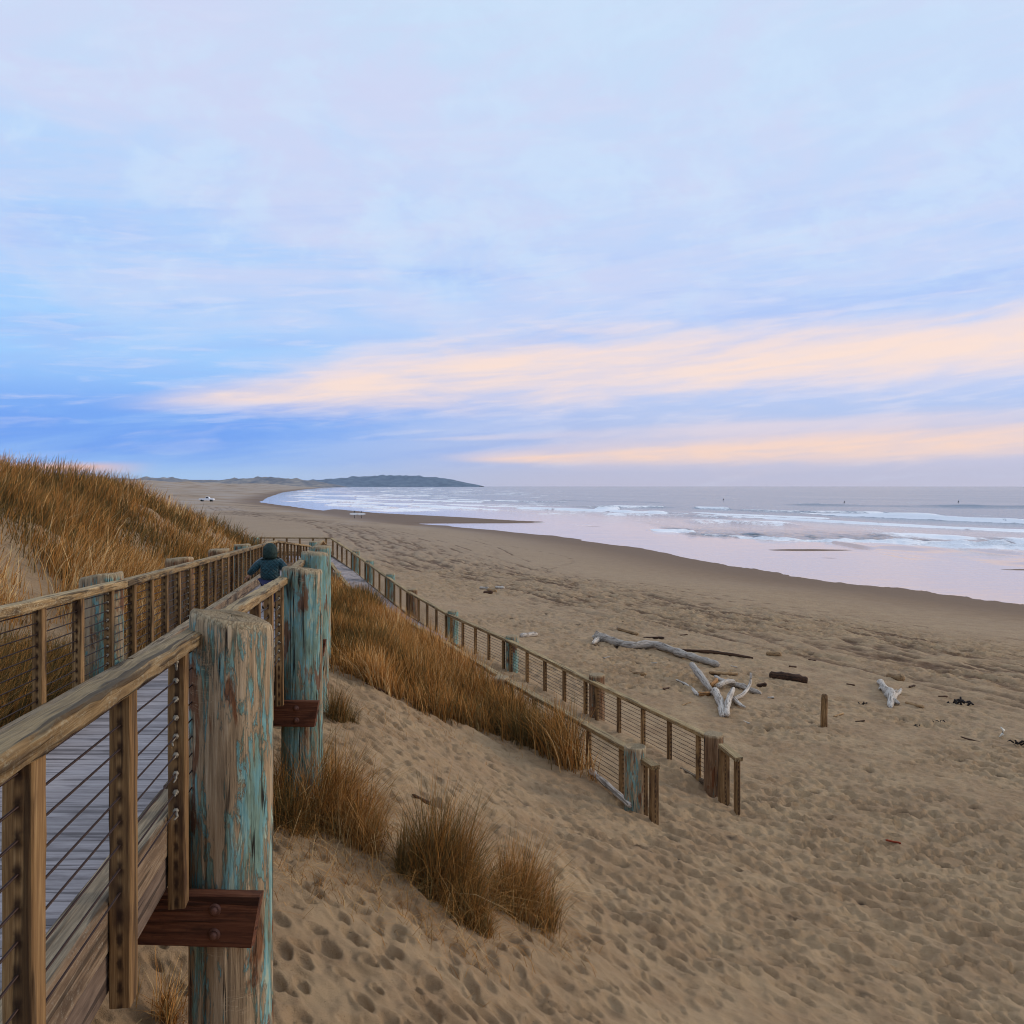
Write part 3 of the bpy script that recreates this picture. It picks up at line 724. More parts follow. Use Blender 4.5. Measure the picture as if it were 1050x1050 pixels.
for i, y in enumerate((7.2, 10.8, 14.4, 18.0)):
    x = float(xl(y)) - .17; zt = float(zr(y)) + [.015, .02, .03, .03][i]
    piling(x, y, zt, gz(x, y) - .6, .165, lab_L[i], [0, 2, 2, 1][i], tilt=[(.16, -.05), (.08, -.04), (.05, 0), (.03, 0)][i], seg=40)
for x, y, zt, lab in ((-10.1, 34.5, -2.0, 'squat teal piling at the left edge of the landing'), (-7.55, 33.4, -2.12, 'piling at the landing corner, right of the child')):
    piling(x, y, zt, gz(x, y) - .6, .165, lab, 1, seg=24)

# lower ramp railings
def arc_of(poly, p):
    best = (1e9, 0); s = 0
    for a, b_ in zip(poly[:-1], poly[1:]):
        A_, B_ = Vector(a), Vector(b_); L = (B_ - A_).length
        t = max(0, min(1, (Vector(p) - A_).dot(B_ - A_) / L / L)); dd = (A_ + (B_ - A_) * t - Vector(p)).length
        if dd < best[0]: best = (dd, s + t * L)
        s += L
    return best[1]
r3 = thing('railing', OUT2[0], 'long outer railing of the lower ramp, descending from the landing to the open beach', 'railing', 'timber and cable railings')
brk = [0]
for a, b_ in zip(OUT2[:-1], OUT2[1:]): brk.append(brk[-1] + (Vector(b_) - Vector(a)).length)
ps = []
for a, b_ in zip(brk[:-1], brk[1:]):
    n = max(2, round((b_ - a) / .95)); ps += [a + .22 + (b_ - a - .44) * i / n for i in range(n + 1)]
railing(r3, OUT2, brk, -1, ps, kerb='thin', post_drop=.25, fit=False, rw=.12, rh=.07, joints=brk)
r4 = thing('railing', NEAR2[0], 'inner railing of the lower ramp, half buried in sand and dune grass', 'railing', 'timber and cable railings')
brn = [0]
for a, b_ in zip(NEAR2[:-1], NEAR2[1:]): brn.append(brn[-1] + (Vector(b_) - Vector(a)).length)
ps = []
for a, b_ in zip(brn[:-1], brn[1:]):
    n = max(2, round((b_ - a) / 1.0)); ps += [a + .25 + (b_ - a - .5) * i / n for i in range(n + 1)]
railing(r4, NEAR2, brn, 1, ps, kerb='thin', post_drop=.25, fit=False, rw=.13, rh=.07, joints=brn)
# end stubs
for (p0, p1, par) in (((1.80, 12.2, -3.76), (1.94, 11.85, -3.78), r4), ((3.24, 13.55, -3.98), (3.36, 12.98, -4.02), r3)):
    mb = MB(); mb.beam(p0, p1, .13, .06, top=-.03, jit=.002, seg=4); mb.build('handrail', M_RAIL, par)
    for t in (.12, .88):
        q = Vector(p0).lerp(Vector(p1), t); w = .11 if par is r4 else (.07 if t > .5 else .16)
        mb = MB(); mb.beam((q.x, q.y, gz(q.x, q.y) - .3), (q.x, q.y, q.z - .06), w, .08, up=(.3, -.95, 0), rnd=.9); mb.build('baluster', M_POST, par)
# pilings of the lower ramp
labs = ['brown piling at the beach end of the outer railing, the one farthest right', 'grey piling of the outer railing next above its brown end post', 'bright teal piling on the outer railing left of the short pale log', 'teal-topped piling of the outer railing, halfway down the lower ramp', 'piling on the outer railing just above the sand-covered bend', 'teal piling behind the outer railing, third below the landing', 'small far piling behind the outer railing, second below the landing', 'faintest piling behind the outer railing, first below the landing corner']
for i, p in enumerate(OUT2[:8]):
    d = Vector(OUT2[i + 1]) - Vector(p) if i < 8 else Vector((0, 1, 0)); d.z = 0; d.normalize()
    o = Vector((d.y, -d.x, 0)) * .13                # outward, away from the ramp
    if i == 0: o = Vector((d.y, -d.x, 0)) * .02 - d * .14
    piling(p[0] + o.x, p[1] + o.y, p[2] + [.05, .1, .07, .08, .06, .1, .06, .05][i], gz(p[0] + o.x, p[1] + o.y) - .5, .155, labs[i], [2, 2, 1, 1, 2, 1, 1, 1][i], tilt=(.02, 0), seg=28)
labs = ['squat teal piling with a worn hollow top at the beach end of the inner railing', 'low grey piling top just above the inner railing near the lower grass edge', 'piling of the inner railing swallowed by the middle of the grass', 'slanted grey piling top on the inner railing at the grass edge', 'slanted teal-grey piling top on the inner railing above the tall grass', 'tall teal piling right of the front row, at the top of the inner railing']
for i, (p, ext) in enumerate(zip(NEAR2[:6], (.08, .04, .02, .06, .1, .14))):
    d = Vector(NEAR2[i + 1]) - Vector(p); d.z = 0; d.normalize(); o = Vector((-d.y, d.x, 0)) * (.12 if i else .03) - d * (0 if i else .16)
    piling(p[0] + o.x, p[1] + o.y, p[2] + ext, gz(p[0] + o.x, p[1] + o.y) - .5, .155, labs[i], [0, 2, 2, 2, 1, 1][i], tilt=(.05, 0) if i else (0, 0), hollow=(i == 0), seg=32)

# decks
bw = thing('boardwalk', (-1.5, 2, -1.4), 'upper boardwalk of grey-lilac planks sloping down between the two nearest railings', 'boardwalk', 'boardwalk ramps')
mb = MB(); y = -1.5
while y < 33.3:
    zz = float(zr(y)) - RAILH + random.uniform(-.002, .002)
    if y < 33: mb.beam((float(xl(y)) + .1, y, zz), (float(xr(y)) - .1, y + .0, zz), .079, .038, top=-.019, seg=2, ch=.005)
    y += .094
mb.build('deck', M_DECK, bw)
for off in (.2, .7, 1.1):
    mb = MB(); ys = [-1.5, 7.2, 25, 32]
    for a, b_ in zip(ys[:-1], ys[1:]):
        mb.beam((float(xr(a)) - off, a, float(zr(a)) - RAILH - .042), (float(xr(b_)) - off, b_, float(zr(b_)) - RAILH - .042), .07, .2, top=-.1)
    mb.build('joist', M_STRING, bw)
ld = thing('boardwalk', (-9.5, 36.5, -3.3), 'square landing of the boardwalk where the two ramps meet', 'boardwalk', 'boardwalk ramps')
mb = MB(); y = 32.9
while y < 40.1:
    x0 = float(np.interp(y, [32.9, 34, 40.1], [-7.6, -11.6, -11.6])); x1 = float(np.interp(y, [32.9, 40.1], [-6.9, -8.3]))
    mb.beam((x0, y, -3.2), (x1, y, -3.2), .139, .038, top=-.019, seg=1); y += .146
mb.build('deck', M_DECK, ld)
lr = thing('boardwalk', (-5, 30, -4.2), 'lower boardwalk ramp of pale planks between the inner and outer railings', 'boardwalk', 'boardwalk ramps')
mb = MB()
outer = [Vector(p) for p in OUT2[3:]]; inner = [Vector(p) for p in NEAR2[3:]] + [Vector((-7.3, 34.5, -2.6)), Vector((-7.9, 37.5, -2.36))]
cum = 0; Lo = plen(outer); n = int(Lo / .146)
for i in range(n):
    t = i / n
    a, _ = pos_on(outer, Lo * t); c0, _ = pos_on(inner, plen(inner) * t)
    zz = max(a.z, c0.z) * .5 + a.z * .5 - RAILH
    mb.beam((c0.x, c0.y, zz + .001 * (i % 3)), (a.x, a.y, zz + .001 * (i % 3)), .139, .038, top=-.019, seg=1)
mb.build('deck', M_DECK, lr)

# ------------------------------------------------------------------ grass
m, g, b = material('marram_grass')
rn = g.attr('rnd'); tt = g.attr('tip')
c0 = g.ramp(rn, [(0, lin(92, 80, 46)), (.22, lin(132, 108, 62)), (.45, lin(184, 124, 60)), (.7, lin(212, 154, 84)), (1, lin(240, 208, 150))])
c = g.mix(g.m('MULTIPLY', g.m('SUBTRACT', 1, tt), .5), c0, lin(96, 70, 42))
g.set(b.inputs['Base Color'], c); b.inputs['Roughness'].default_value = .75
b.inputs['Specular IOR Level'].default_value = .1
M_GRASS = m
def blades(name, P, length, width, lean, curl, rnd, wind=(.8, .25)):
    """P (n,3) roots; vectorised curved blades, 4 levels"""
    n = len(P); az = rng.uniform(0, 2 * np.pi, n)
    dx = np.cos(az) * lean + wind[0] * curl * .6; dy = np.sin(az) * lean + wind[1] * curl * .6
    droop = np.where(rng.uniform(0, 1, n) < .3, rng.uniform(.1, .8, n), 0) * np.minimum(1, lean + curl + .3)
    ts = np.array([0, .3, .62, 1.0]); ws = np.array([1, .85, .6, .12])
    sa = rng.uniform(0, np.pi, n); sx, sy = np.cos(sa) * width / 2, np.sin(sa) * width / 2
    V = np.zeros((n, 8, 3)); T = np.zeros((n, 8))
    for i, (t, w) in enumerate(zip(ts, ws)):
        hx = dx * t * (.35 + .65 * t); hy = dy * t * (.35 + .65 * t)
        nz = np.sqrt(np.maximum(.08, 1 - np.minimum(.92, (dx * dx + dy * dy) * (.35 + .65 * t) ** 2)))
        cx = P[:, 0] + hx * length; cy = P[:, 1] + hy * length; cz = P[:, 2] - .03 + t * length * nz - droop * t ** 2.5 * length * .75
        V[:, 2 * i, :] = np.stack([cx - sx * w, cy - sy * w, cz], -1); V[:, 2 * i + 1, :] = np.stack([cx + sx * w, cy + sy * w, cz], -1)
        T[:, 2 * i:2 * i + 2] = t
    q = np.array([[0, 1, 3, 2], [2, 3, 5, 4], [4, 5, 7, 6]])
    Fq = (np.arange(n)[:, None, None] * 8 + q[None]).reshape(-1, 4)
    return npmesh(name, V.reshape(-1, 3), Fq, M_GRASS, {'rnd': np.repeat(rnd, 8), 'tip': T.ravel()}, smooth=True)
def proj(X, Y, Z): return 525 + F * X / Y, 498 - F * Z / Y

# the dune hill: tufts of blades, sampled denser towards the viewer
N = 9000
r = 5.0 * (52 / 5.0) ** rng.uniform(0, 1, N * 3); a = np.radians(rng.uniform(-44, -13, N * 3))
X, Y = np.sin(a) * r, np.cos(a) * r
dl = xl(Y) - X; Z, e = base_H(X, Y); U, V = proj(X, Y, Z)
clump = fbm(X / 1.6, Y / 1.6, 3, 200)
bare = (np.abs(V - (592 + .95 * (U - 20))) < 38) & (U < 85) & (U > -60) & (Y < 15)             # bare sand chute
bare |= (np.hypot((U - 198) / 24, (V - (533 + .42 * (U - 198))) / 5) < 1) & (Y > 20)
ok = (dl > .55) & (X > -22) & (X < -2) & ~bare & (clump > .37) & (Y < 50) & ((Y > 7) | (clump > .45))
X, Y, Z, dl, clump = (q[ok][:N] for q in (X, Y, Z, dl, clump))
per = 18; n = len(X) * per
spread = .10 + .012 * Y
PX = np.repeat(X, per) + rng.normal(0, 1, n) * np.repeat(spread, per); PY = np.repeat(Y, per) + rng.normal(0, 1, n) * np.repeat(spread, per)
k = (xl(PY) - PX) > .35; PX, PY = PX[k], PY[k]
PZ, _ = base_H(PX, PY)
tone = np.repeat(np.clip(.40 + .7 * (clump - .5) + 1.5 * (fbm(X / 2.2, Y / 2.2, 3, 210) - .5) + rng.normal(0, .12, len(X)), 0, 1), per)[k]
hl = np.repeat(.24 + .72 * np.clip((clump - .36) * 3.4, 0, 1), per)[k]
og = blades('dune_grass', np.stack([PX, PY, PZ], -1), hl * rng.uniform(.55, 1.05, len(PX)) * .95, np.clip(.004 + .0008 * PY, .006, .026), rng.uniform(.05, .5, len(PX)), rng.uniform(.15, .8, len(PX)), np.clip(tone + rng.normal(0, .24, len(PX)), 0, 1))
tag(og, 'orange-brown marram grass covering the dune hill left of the boardwalk', 'grass', kind='stuff')

# the mound between the ramps
N = 60000
X = rng.uniform(-7, 2.5, N); Y = rng.uniform(11, 30, N); Z, e = base_H(X, Y); U, V = proj(X, Y, Z)
lowr = np.interp(U, [335, 345, 400, 440, 480, 500, 540, 580, 606, 625], [690, 692, 712, 736, 744, 750, 768, 788, 799, 802]) + 10 * (fbm(U / 16, V / 40, 3, 3) - .5)
nx = np.interp(Y, n2[:, 1], n2[:, 0]); gapm = fbm(X / .8, Y / .8, 3, 222)
dens = np.clip((gapm - .28) * 3.2, 0, 1)
okm = (V < lowr) & (U > 334) & (U < 618) & (X < nx - .10) & (X - xr(Y) > .25) & (rng.uniform(0, 1, N) < dens)
X, Y, Z, gapm = X[okm], Y[okm], Z[okm], gapm[okm]
per = 9; n = len(X) * per
PX = np.repeat(X, per) + rng.normal(0, .07, n); PY = np.repeat(Y, per) + rng.normal(0, .09, n)
k = PX < np.interp(PY, n2[:, 1], n2[:, 0]) - .1; PX, PY = PX[k], PY[k]; PZ, _ = base_H(PX, PY)
LEN = np.repeat(.40 + .5 * np.clip((gapm - .3) * 2, 0, 1), per)[k] * rng.uniform(.55, 1.05, len(PX)) * np.interp(PX - xr(PY), [0, 3, 5], [1.0, 1.12, .95]) * np.interp(PX - np.interp(PY, n2[:, 1], n2[:, 0]), [-1.2, -.4], [1, 1.25])
tone = np.repeat(np.clip(.38 + 1.2 * (fbm(X / 1.3, Y / 1.3, 3, 230) - .5), 0, 1), per)[k]
og = blades('mound_grass', np.stack([PX, PY, PZ], -1), LEN, np.clip(.004 + .0007 * PY, .008, .02), rng.uniform(.05, .6, len(PX)), rng.uniform(.0, .6, len(PX)), np.clip(tone + rng.normal(0, .25, len(PX)), 0, 1), (-.5, .3))
tag(og, 'band of rust-brown dune grass between the front pilings and the lower ramp', 'grass', kind='stuff')

def tussock(u, v, rad, hgt, n, label, tone=.45, lean=.42, curl=.4, wind=(.8, .2), name='grass_tussock', stretch=1.):
    c = hit(u, v)
    a = rng.uniform(0, 2 * np.pi, n); q = rad * np.sqrt(rng.uniform(0, 1, n)) * .75
    # several sub-tufts inside the tussock
    kx = rng.normal(0, rad * .38, 14); ky = rng.normal(0, rad * .38, 14); ki = rng.integers(0, 14, n)
    dxx = np.where(rng.uniform(0, 1, n) < .7, kx[ki] + rng.normal(0, rad * .1, n), np.cos(a) * q) * stretch; dyy = np.where(rng.uniform(0, 1, n) < .7, ky[ki] + rng.normal(0, rad * .1, n), np.sin(a) * q)
    PX, PY = c.x + dxx, c.y + dyy; PZ, _ = base_H(PX, PY)
    rr = np.hypot(dxx, dyy) / rad
    o = blades(name, np.stack([PX - c.x, PY - c.y, PZ - c.z], -1), hgt * rng.uniform(.4, 1.08, n) * np.clip(1.1 - .4 * rr, .4, 1.1) * (.72 + .1 * (ki % 4)), rng.uniform(.003, .0072, n), np.where(rng.uniform(0, 1, n) < .42, rng.uniform(.25, 1.1, n), rng.uniform(.03, lean, n)), rng.uniform(0, curl, n) * (.4 + 1.2 * (ki % 4) / 3), np.clip(tone - .14 + rng.normal(0, .24, n) + .12 * (ki % 3 - 1), 0, 1), wind)
    o.location = c
    return tag(o, label, 'grass', 'dune grass tussocks')
tussock(334, 842, .50, .92, 3800, 'biggest grass tussock, spilling out from behind the second piling', .58, .6, .6, (.9, 0), stretch=1.25)
tussock(296, 850, .22, .55, 800, 'dark low tussock squeezed between the two front pilings', .25, .6)
tussock(456, 918, .36, .98, 3000, 'tall dark tussock in the middle of three on the near slope', .36, .42, .5, stretch=.9)
tussock(412, 898, .07, .62, 260, 'thin upright tuft left of the tall dark tussock', .2, .16, .15)
tussock(482, 944, .22, .55, 1100, 'low straw-coloured tuft at the foot of the tall dark tussock', .45, .6)
tussock(534, 936, .34, .78, 2300, 'rightmost tussock on the near slope, straw brown and leaning right', .55, .5, .6)
tussock(458, 732, .26, .42, 500, 'greenish tuft standing below the grass band on bare sand', .3, .5)
tussock(346, 738, .18, .6, 500, 'sparse greyish tuft beside the third piling', .3, .3)
tussock(362, 742, .10, .42, 120, 'thin dark tuft on bare sand right of the pilings', .1, .5)
tussock(432, 652, .35, .65, 420, 'small tuft growing behind the outer railing of the lower ramp', .3)
tussock(470, 672, .3, .45, 260, 'low olive tuft outside the outer railing, below the bend', .25)
tussock(172, 1046, .12, .4, 160, 'few straw stems growing under the boardwalk by the nearest piling', .8, .5)
tussock(22, 690, .3, .55, 700, 'tussock outside the left railing at the photo edge', .5, .6)
# flattened dead straw round the tussocks
P = []
for (u, v, s, n) in ((330, 880, .35, 320), (380, 900, .35, 260), (460, 955, .3, 260), (550, 955, .25, 160), (300, 900, .3, 160), (440, 745, .4, 160), (520, 765, .4, 140), (375, 735, .4, 100)):
    c = hit(u, v); P.append(np.stack([c.x + rng.normal(0, s, n), c.y + rng.normal(0, s, n)], -1))
P = np.concatenate(P); z = H_full(P[:, 0], P[:, 1])[0]
og = blades('straw_litter', np.stack([P[:, 0], P[:, 1], z + .025], -1), rng.uniform(.08, .38, len(P)), np.full(len(P), .004), rng.uniform(.8, 1.3, len(P)), rng.uniform(0, .3, len(P)), rng.uniform(.3, .95, len(P)))
tag(og, 'dead straw lying on the sand around the tussocks', 'straw', kind='stuff')

# ------------------------------------------------------------------ driftwood
def log(name, pts, rad, mat, label, cat='driftwood', branches=(), group='driftwood on the beach', sides=10, jit=.13, sink=.45, lift=None):
    """pts: photo positions of the piece's axis on the sand, turned into real places on the beach"""
    W = []
    for p in pts:
        h = hit(p[0], p[1]); z = gz(h.x, h.y) + (p[2] if len(p) > 2 else 0); W.append(Vector((h.x, h.y, z)))
    def smooth(W, rad):
        out, ro = [], []; n = 6
        for i in range(len(W) - 1):
            for k in range(n):
                t = k / n
                p0, p1, p2, p3 = W[max(i - 1, 0)], W[i], W[i + 1], W[min(i + 2, len(W) - 1)]
                q = .5 * ((2 * p1) + (p2 - p0) * t + (2 * p0 - 5 * p1 + 4 * p2 - p3) * t * t + (3 * p1 - p0 - 3 * p2 + p3) * t ** 3)
                out.append(q); ro.append(rad[i] + (rad[i + 1] - rad[i]) * t)
        out.append(W[-1]); ro.append(rad[-1]); return out, ro
    rr = rad if hasattr(rad, '__len__') else [rad] * len(W)
    if not any(len(p) > 2 for p in pts) and len(W) > 2:      # a stiff piece lies straight on the high spots
        za, zb_ = W[0].z, W[-1].z; tot = (W[-1] - W[0]).length
        for w in W: w.z = za + (zb_ - za) * min(1, Vector((w.x - W[0].x, w.y - W[0].y)).length / tot)
    W = [w + Vector((0, 0, r_ * (1 - sink))) for w, r_ in zip(W, rr)]
    o_, ro = smooth(W, rr)
    zz = [gz(q.x, q.y) + r_ * (1 - sink) - q.z for q, r_ in zip(o_, ro)]
    if not any(len(p) > 2 for p in pts):
        up = max(0, .45 * max(zz) + .55 * sum(zz) / len(zz)); o_ = [q + Vector((0, 0, up)) for q in o_]
    mb = MB(); ro = [q * (1 + .12 * math.sin(i * 1.7)) for i, q in enumerate(ro)]
    ro[0] *= .7; ro[-1] *= .7
    mb.tube(o_, ro, sides, jit)
    for (bp, br) in branches:
        B = []
        for p in bp:
            h = hit(p[0], p[1]) if len(p) < 4 else None
            if len(p) == 2: B.append(Vector((h.x, h.y, gz(h.x, h.y) + .06)))
            else:
                q = hit(p[0], p[1] + p[2]); B.append(Vector((q.x, q.y, gz(q.x, q.y) + p[2] / F * q.y)))   # p[2] px above its foot
        mb.tube(smooth(B, br)[0], smooth(B, br)[1], 7, .1)
    c = sum(o_, Vector()) / len(o_); mb.v = [tuple(Vector(v) - c) for v in mb.v]
    o = mb.build(name, mat); o.location = c
    return tag(o, label, cat, group)
log('driftwood_log', [(611, 657), (622, 659), (645, 665), (672, 666), (700, 675), (722, 681), (737, 685)], [.20, .14, .125, .12, .12, .105, .09], M_PALE, 'longest bleached white log with a knobbly root end, lying behind the woodpile',
    branches=[([(613, 657), (608, 652, 5)], [.1, .05]), ([(613, 658), (608, 662)], [.11, .05]), ([(616, 658), (612, 653, 6)], [.09, .04])])
log('driftwood_log', [(633, 646), (654, 652)], [.06, .065], M_TAN, 'short tan log beyond the long white log, to its upper left')
log('driftwood_stick', [(660, 653.5), (681, 656.5)], [.03, .045], M_BROWN, 'short dark stick right of the short tan log')
log('driftwood_stick', [(695, 667), (735, 671), (772, 676)], [.03, .06, .04], M_BROWN, 'long thin dark brown stick just beyond the long white log')
log('driftwood_log', [(786, 671.5), (801, 673.5)], [.08, .08], M_TAN, 'stubby tan log alone above the dark brown log')
log('driftwood_log', [(789, 695), (808, 697.5), (828, 700)], [.10, .13, .11], M_BROWN, 'thick dark brown log right of the woodpile')
log('driftwood_log', [(534, 653.5), (550, 652)], [.085, .085], M_PALE, 'short pale log just beyond the outer railing by the teal piling')
log('driftwood_log', [(910, 694), (926, 699)], [.08, .11], M_TAN, 'tan log farthest right, beyond the white gnarled root')
log('driftwood_root', [(902, 701), (908, 710), (914, 716), (913, 726)], [.07, .11, .14, .05], M_PALE, 'gnarled white root standing alone on the right of the beach', jit=.22, branches=[([(914, 716), (921, 712), (924, 706, 5)], [.1, .06, .03]), ([(906, 708), (901, 709)], [.07, .02]), ([(913, 718), (919, 709, 6)], [.1, .04]), ([(915, 720), (922, 724)], [.09, .03])])
log('driftwood_stick', [(929, 721.5), (947, 727)], [.04, .04], M_TAN, 'pale stick pointing away from the white gnarled root')
# woodpile
log('driftwood_log', [(709, 693, .25), (718, 703, .15), (729, 712, .05)], [.08, .10, .06], M_PALE, 'grey-white log leaning at the left of the woodpile', sides=10)
log('driftwood_log', [(733, 714, .08), (739, 724), (740, 736)], [.10, .085, .065], M_PALE, 'forked white log at the front of the woodpile, pointing to the viewer', branches=[([(734, 714), (729, 711, 2)], [.09, .05])])
log('driftwood_log', [(733, 695, .05), (745, 702), (762, 707), (780, 712)], [.045, .065, .075, .055], M_PALE, 'long pale log along the back of the woodpile')
log('driftwood_stick', [(727, 692), (742, 693), (756, 693.5)], [.035, .05, .05], M_TAN, 'tan stick behind the back log of the woodpile')
log('driftwood_branch', [(745, 736, .0), (747, 724, .1), (752, 716, .2)], [.065, .075, .06], M_PALE, 'antler-like branch of the woodpile curving up on the right',
    branches=[([(752, 716, 2), (762, 712, 4), (769, 701, 9), (770, 690, 19)], [.05, .045, .04, .03]), ([(753, 717, 2), (758, 722, 3), (764, 728)], [.06, .05, .025])])
log('driftwood_stick', [(693, 701, .05), (706, 703, .05), (715, 714)], [.025, .04, .06], M_PALE, 'thin curved pale stick at the far left of the woodpile')
log('driftwood_chunk', [(729, 707, .05), (735, 703, .14)], [.06, .055], M_ORANGE, 'small orange-brown chunk in the centre of the woodpile')
log('driftwood_log', [(736, 709, .08), (744, 706, .1), (752, 705, .08)], [.06, .07, .08], M_PALE, 'short pale log right of the orange chunk')
log('driftwood_chunk', [(716, 714), (728, 713)], [.06, .05], M_ORANGE, 'low brown chunk under the leaning log of the woodpile')
log('driftwood_stick', [(776, 704), (786, 704.5)], [.05, .05], M_BROWN, 'dark stub behind the right end of the back log')
log('driftwood_stick', [(645, 689), (662, 695)], [.05, .05], M_TAN, 'tan stick just outside the outer railing by the grey piling', sink=.3)
log('driftwood_stick', [(908, 866), (924, 870)], [.012, .015], M_RUST, 'red-brown stick alone on trampled sand at lower right', sink=0)
log('driftwood_stick', [(985, 757), (1000, 760), (1013, 762)], [.012, .02, .012], M_BROWN, 'thin broken twig at the right edge beside the white shell')
log('driftwood_stick', [(375, 705), (392, 712), (404, 717)], [.012, .016, .01], M_BROWN, 'dark twig on bare sand below the rust-brown grass', sink=0)
log('driftwood_stick', [(423, 819), (441, 825)], [.012, .02], M_BROWN, 'short dark twig on the slope above the tall dark tussock', sink=0)
log('driftwood_board', [(605, 796, .05), (626, 815, .03), (646, 834, .03)], [.045, .045, .045], M_PALE, 'straight pale pole leaning along the sand by the squat teal piling', jit=.02, sink=.2)
for i, (u, v) in enumerate(((496, 604), (504, 606), (512, 604.5), (500, 608))):
    log('driftwood_chunk', [(u - 4, v), (u + 5, v + 1.2)], [.07, .09], [M_PALE, M_TAN, M_PALE, M_BROWN][i], 'one of the small scattered chunks beyond the outer railing', group='small chunks beyond the outer railing')

for (u, v) in ((683, 708), (702, 722), (765, 742), (790, 716), (812, 684), (668, 681), (752, 684), (832, 678), (871, 703), (858, 735), (935, 705), (965, 715), (700, 652), (622, 676), (880, 741)):
    a = random.uniform(-.4, .4)
    log('wood_chip', [(u - 3, v - a * 3), (u + 3 + random.random() * 4, v + a * 3)], [random.uniform(.012, .026), random.uniform(.012, .03)], random.choice([M_BROWN, M_TAN, M_PALE]), 'one of the small wood chips scattered on the sand around the driftwood', group='wood chips around the driftwood', sides=6, sink=.2)
# lone wooden stump
c = hit(845, 745); mb = MB()
mb.tube([c + Vector((0, 0, -.3)), c + Vector((0, 0, .2)), c + Vector((.01, 0, .60)), c + Vector((.01, 0, .68)), c + Vector((.012, 0, .70))], [.075, .072, .068, .06, .035], 14, .05)
mb.v = [tuple(Vector(v) - c) for v in mb.v]
st = mb.build('wooden_post', M_POST); st.location = c; tag(st, 'short brown wooden post standing alone in the sand', 'post')
# seaweed clumps and shell
M_WEED = simple('dry_seaweed', lin(34, 28, 24), .8)
M_SHELL = simple('bleached_shell', lin(226, 218, 200), .6)
def clump(u, v, s, n, label, group='dark seaweed scraps on the sand'):
    c = hit(u, v); c.z = gz(c.x, c.y); mb = MB()
    for i in range(n):
        p = Vector((random.gauss(0, s), random.gauss(0, s * .6), random.uniform(0, s * .5)))
        q = p + Vector((random.gauss(0, s), random.gauss(0, s * .7), random.uniform(-.02, s * .6)))
        mb.tube([p, (p + q) / 2 + Vector((0, 0, s * .4)), q], [s * .18, s * .2, s * .05], 5)
    o = mb.build('seaweed', M_WEED); o.location = c; tag(o, label, 'seaweed', group)
clump(985, 722, .13, 14, 'largest dark seaweed clump, right of the white gnarled root')
clump(886, 723, .06, 8, 'small dark seaweed scrap between the lone post and the white root')
clump(940, 744, .05, 7, 'dark seaweed scrap below the pale stick')
clump(966, 743, .05, 7, 'dark seaweed scrap left of the broken twig')
clump(1047, 766, .09, 9, 'brown seaweed scrap cut by the right edge of the photo')
c = hit(1026, 757); c.z = gz(c.x, c.y); mb = MB()
mb.tube([Vector((-.03, 0, .02)), Vector((.05, 0, .09)), Vector((.06, 0, .17)), Vector((.0, 0, .24))], [.012, .035, .035, .01], 8)
o = mb.build('shell', M_SHELL); o.location = c; tag(o, 'crescent white shell on the sand near the right edge', 'shell')

# ------------------------------------------------------------------ people
def skin_mesh(name, joints, edges, mat, parent=None, sub=2):
    me = bpy.data.meshes.new(name + '_s'); me.from_pydata([j[0] for j in joints], edges, [])
    o = bpy.data.objects.new(name, me); COL.objects.link(o)
    md = o.modifiers.new('s', 'SKIN'); md.use_smooth_shade = True
    o.modifiers.new('b', 'SUBSURF').levels = sub; o.modifiers['b'].render_levels = sub
    for i, j in enumerate(joints):
        r_ = j[1]; o.data.skin_vertices[0].data[i].radius = (r_, r_) if not hasattr(r_, '__len__') else r_
        o.data.skin_vertices[0].data[i].use_root = (i == 0)
    dg = bpy.context.evaluated_depsgraph_get(); dg.update()
    me2 = bpy.data.meshes.new_from_object(o.evaluated_get(dg)); me2.name = name
    bpy.data.objects.remove(o); me2.materials.clear(); me2.materials.append(mat)
    me2.polygons.foreach_set('use_smooth', np.ones(len(me2.polygons), bool))
    o = bpy.data.objects.new(name, me2); COL.objects.link(o)
    if parent: o.parent = parent
    return o
M_SKIN = simple('skin', lin(196, 150, 122), .55, var=.04)
M_TROUS = simple('dark_trousers', lin(56, 60, 92), .85)
M_WETS = simple('black_wetsuit', lin(22, 24, 28), .5)
M_BOOT = simple('dark_boot', lin(38, 32, 30), .7)
m, g, b = material('teal_quilted_jacket')
oc = g.n.new('ShaderNodeTexCoord').outputs['Object']
sx = g.n.new('ShaderNodeSeparateXYZ'); g.set(sx.inputs[0], oc)
d1 = g.m('ABSOLUTE', g.m('SINE', g.m('MULTIPLY', g.m('ADD', sx.outputs[0], sx.outputs[2]), 52)))
d2 = g.m('ABSOLUTE', g.m('SINE', g.m('MULTIPLY', g.m('SUBTRACT', sx.outputs[0], sx.outputs[2]), 52)))
q = g.m('POWER', g.m('MULTIPLY', d1, d2), .4)
dn = g.noise(oc, 30, 4)
g.set(b.inputs['Base Color'], g.mix(g.step(sx.outputs[2], .86, .90), g.ramp(dn, [(.3, lin(8, 40, 46)), (.7, lin(22, 72, 80))]), g.ramp(dn, [(.3, lin(26, 46, 44)), (.7, lin(44, 66, 60))])))
b.inputs['Roughness'].default_value = .5; b.inputs['Sheen Weight'].default_value = .2
g.set(b.inputs['Normal'], g.bump(g.m('ADD', g.m('MULTIPLY', q, .5), g.noise(oc, 22, 3)), .9, .02)); M_JACK = m
m, g, b = material('dark_green_hood')
oc = g.n.new('ShaderNodeTexCoord').outputs['Object']; dn = g.noise(oc, 26, 4)
g.set(b.inputs['Base Color'], g.ramp(dn, [(.3, lin(22, 38, 34)), (.7, lin(40, 60, 54))])); b.inputs['Roughness'].default_value = .7
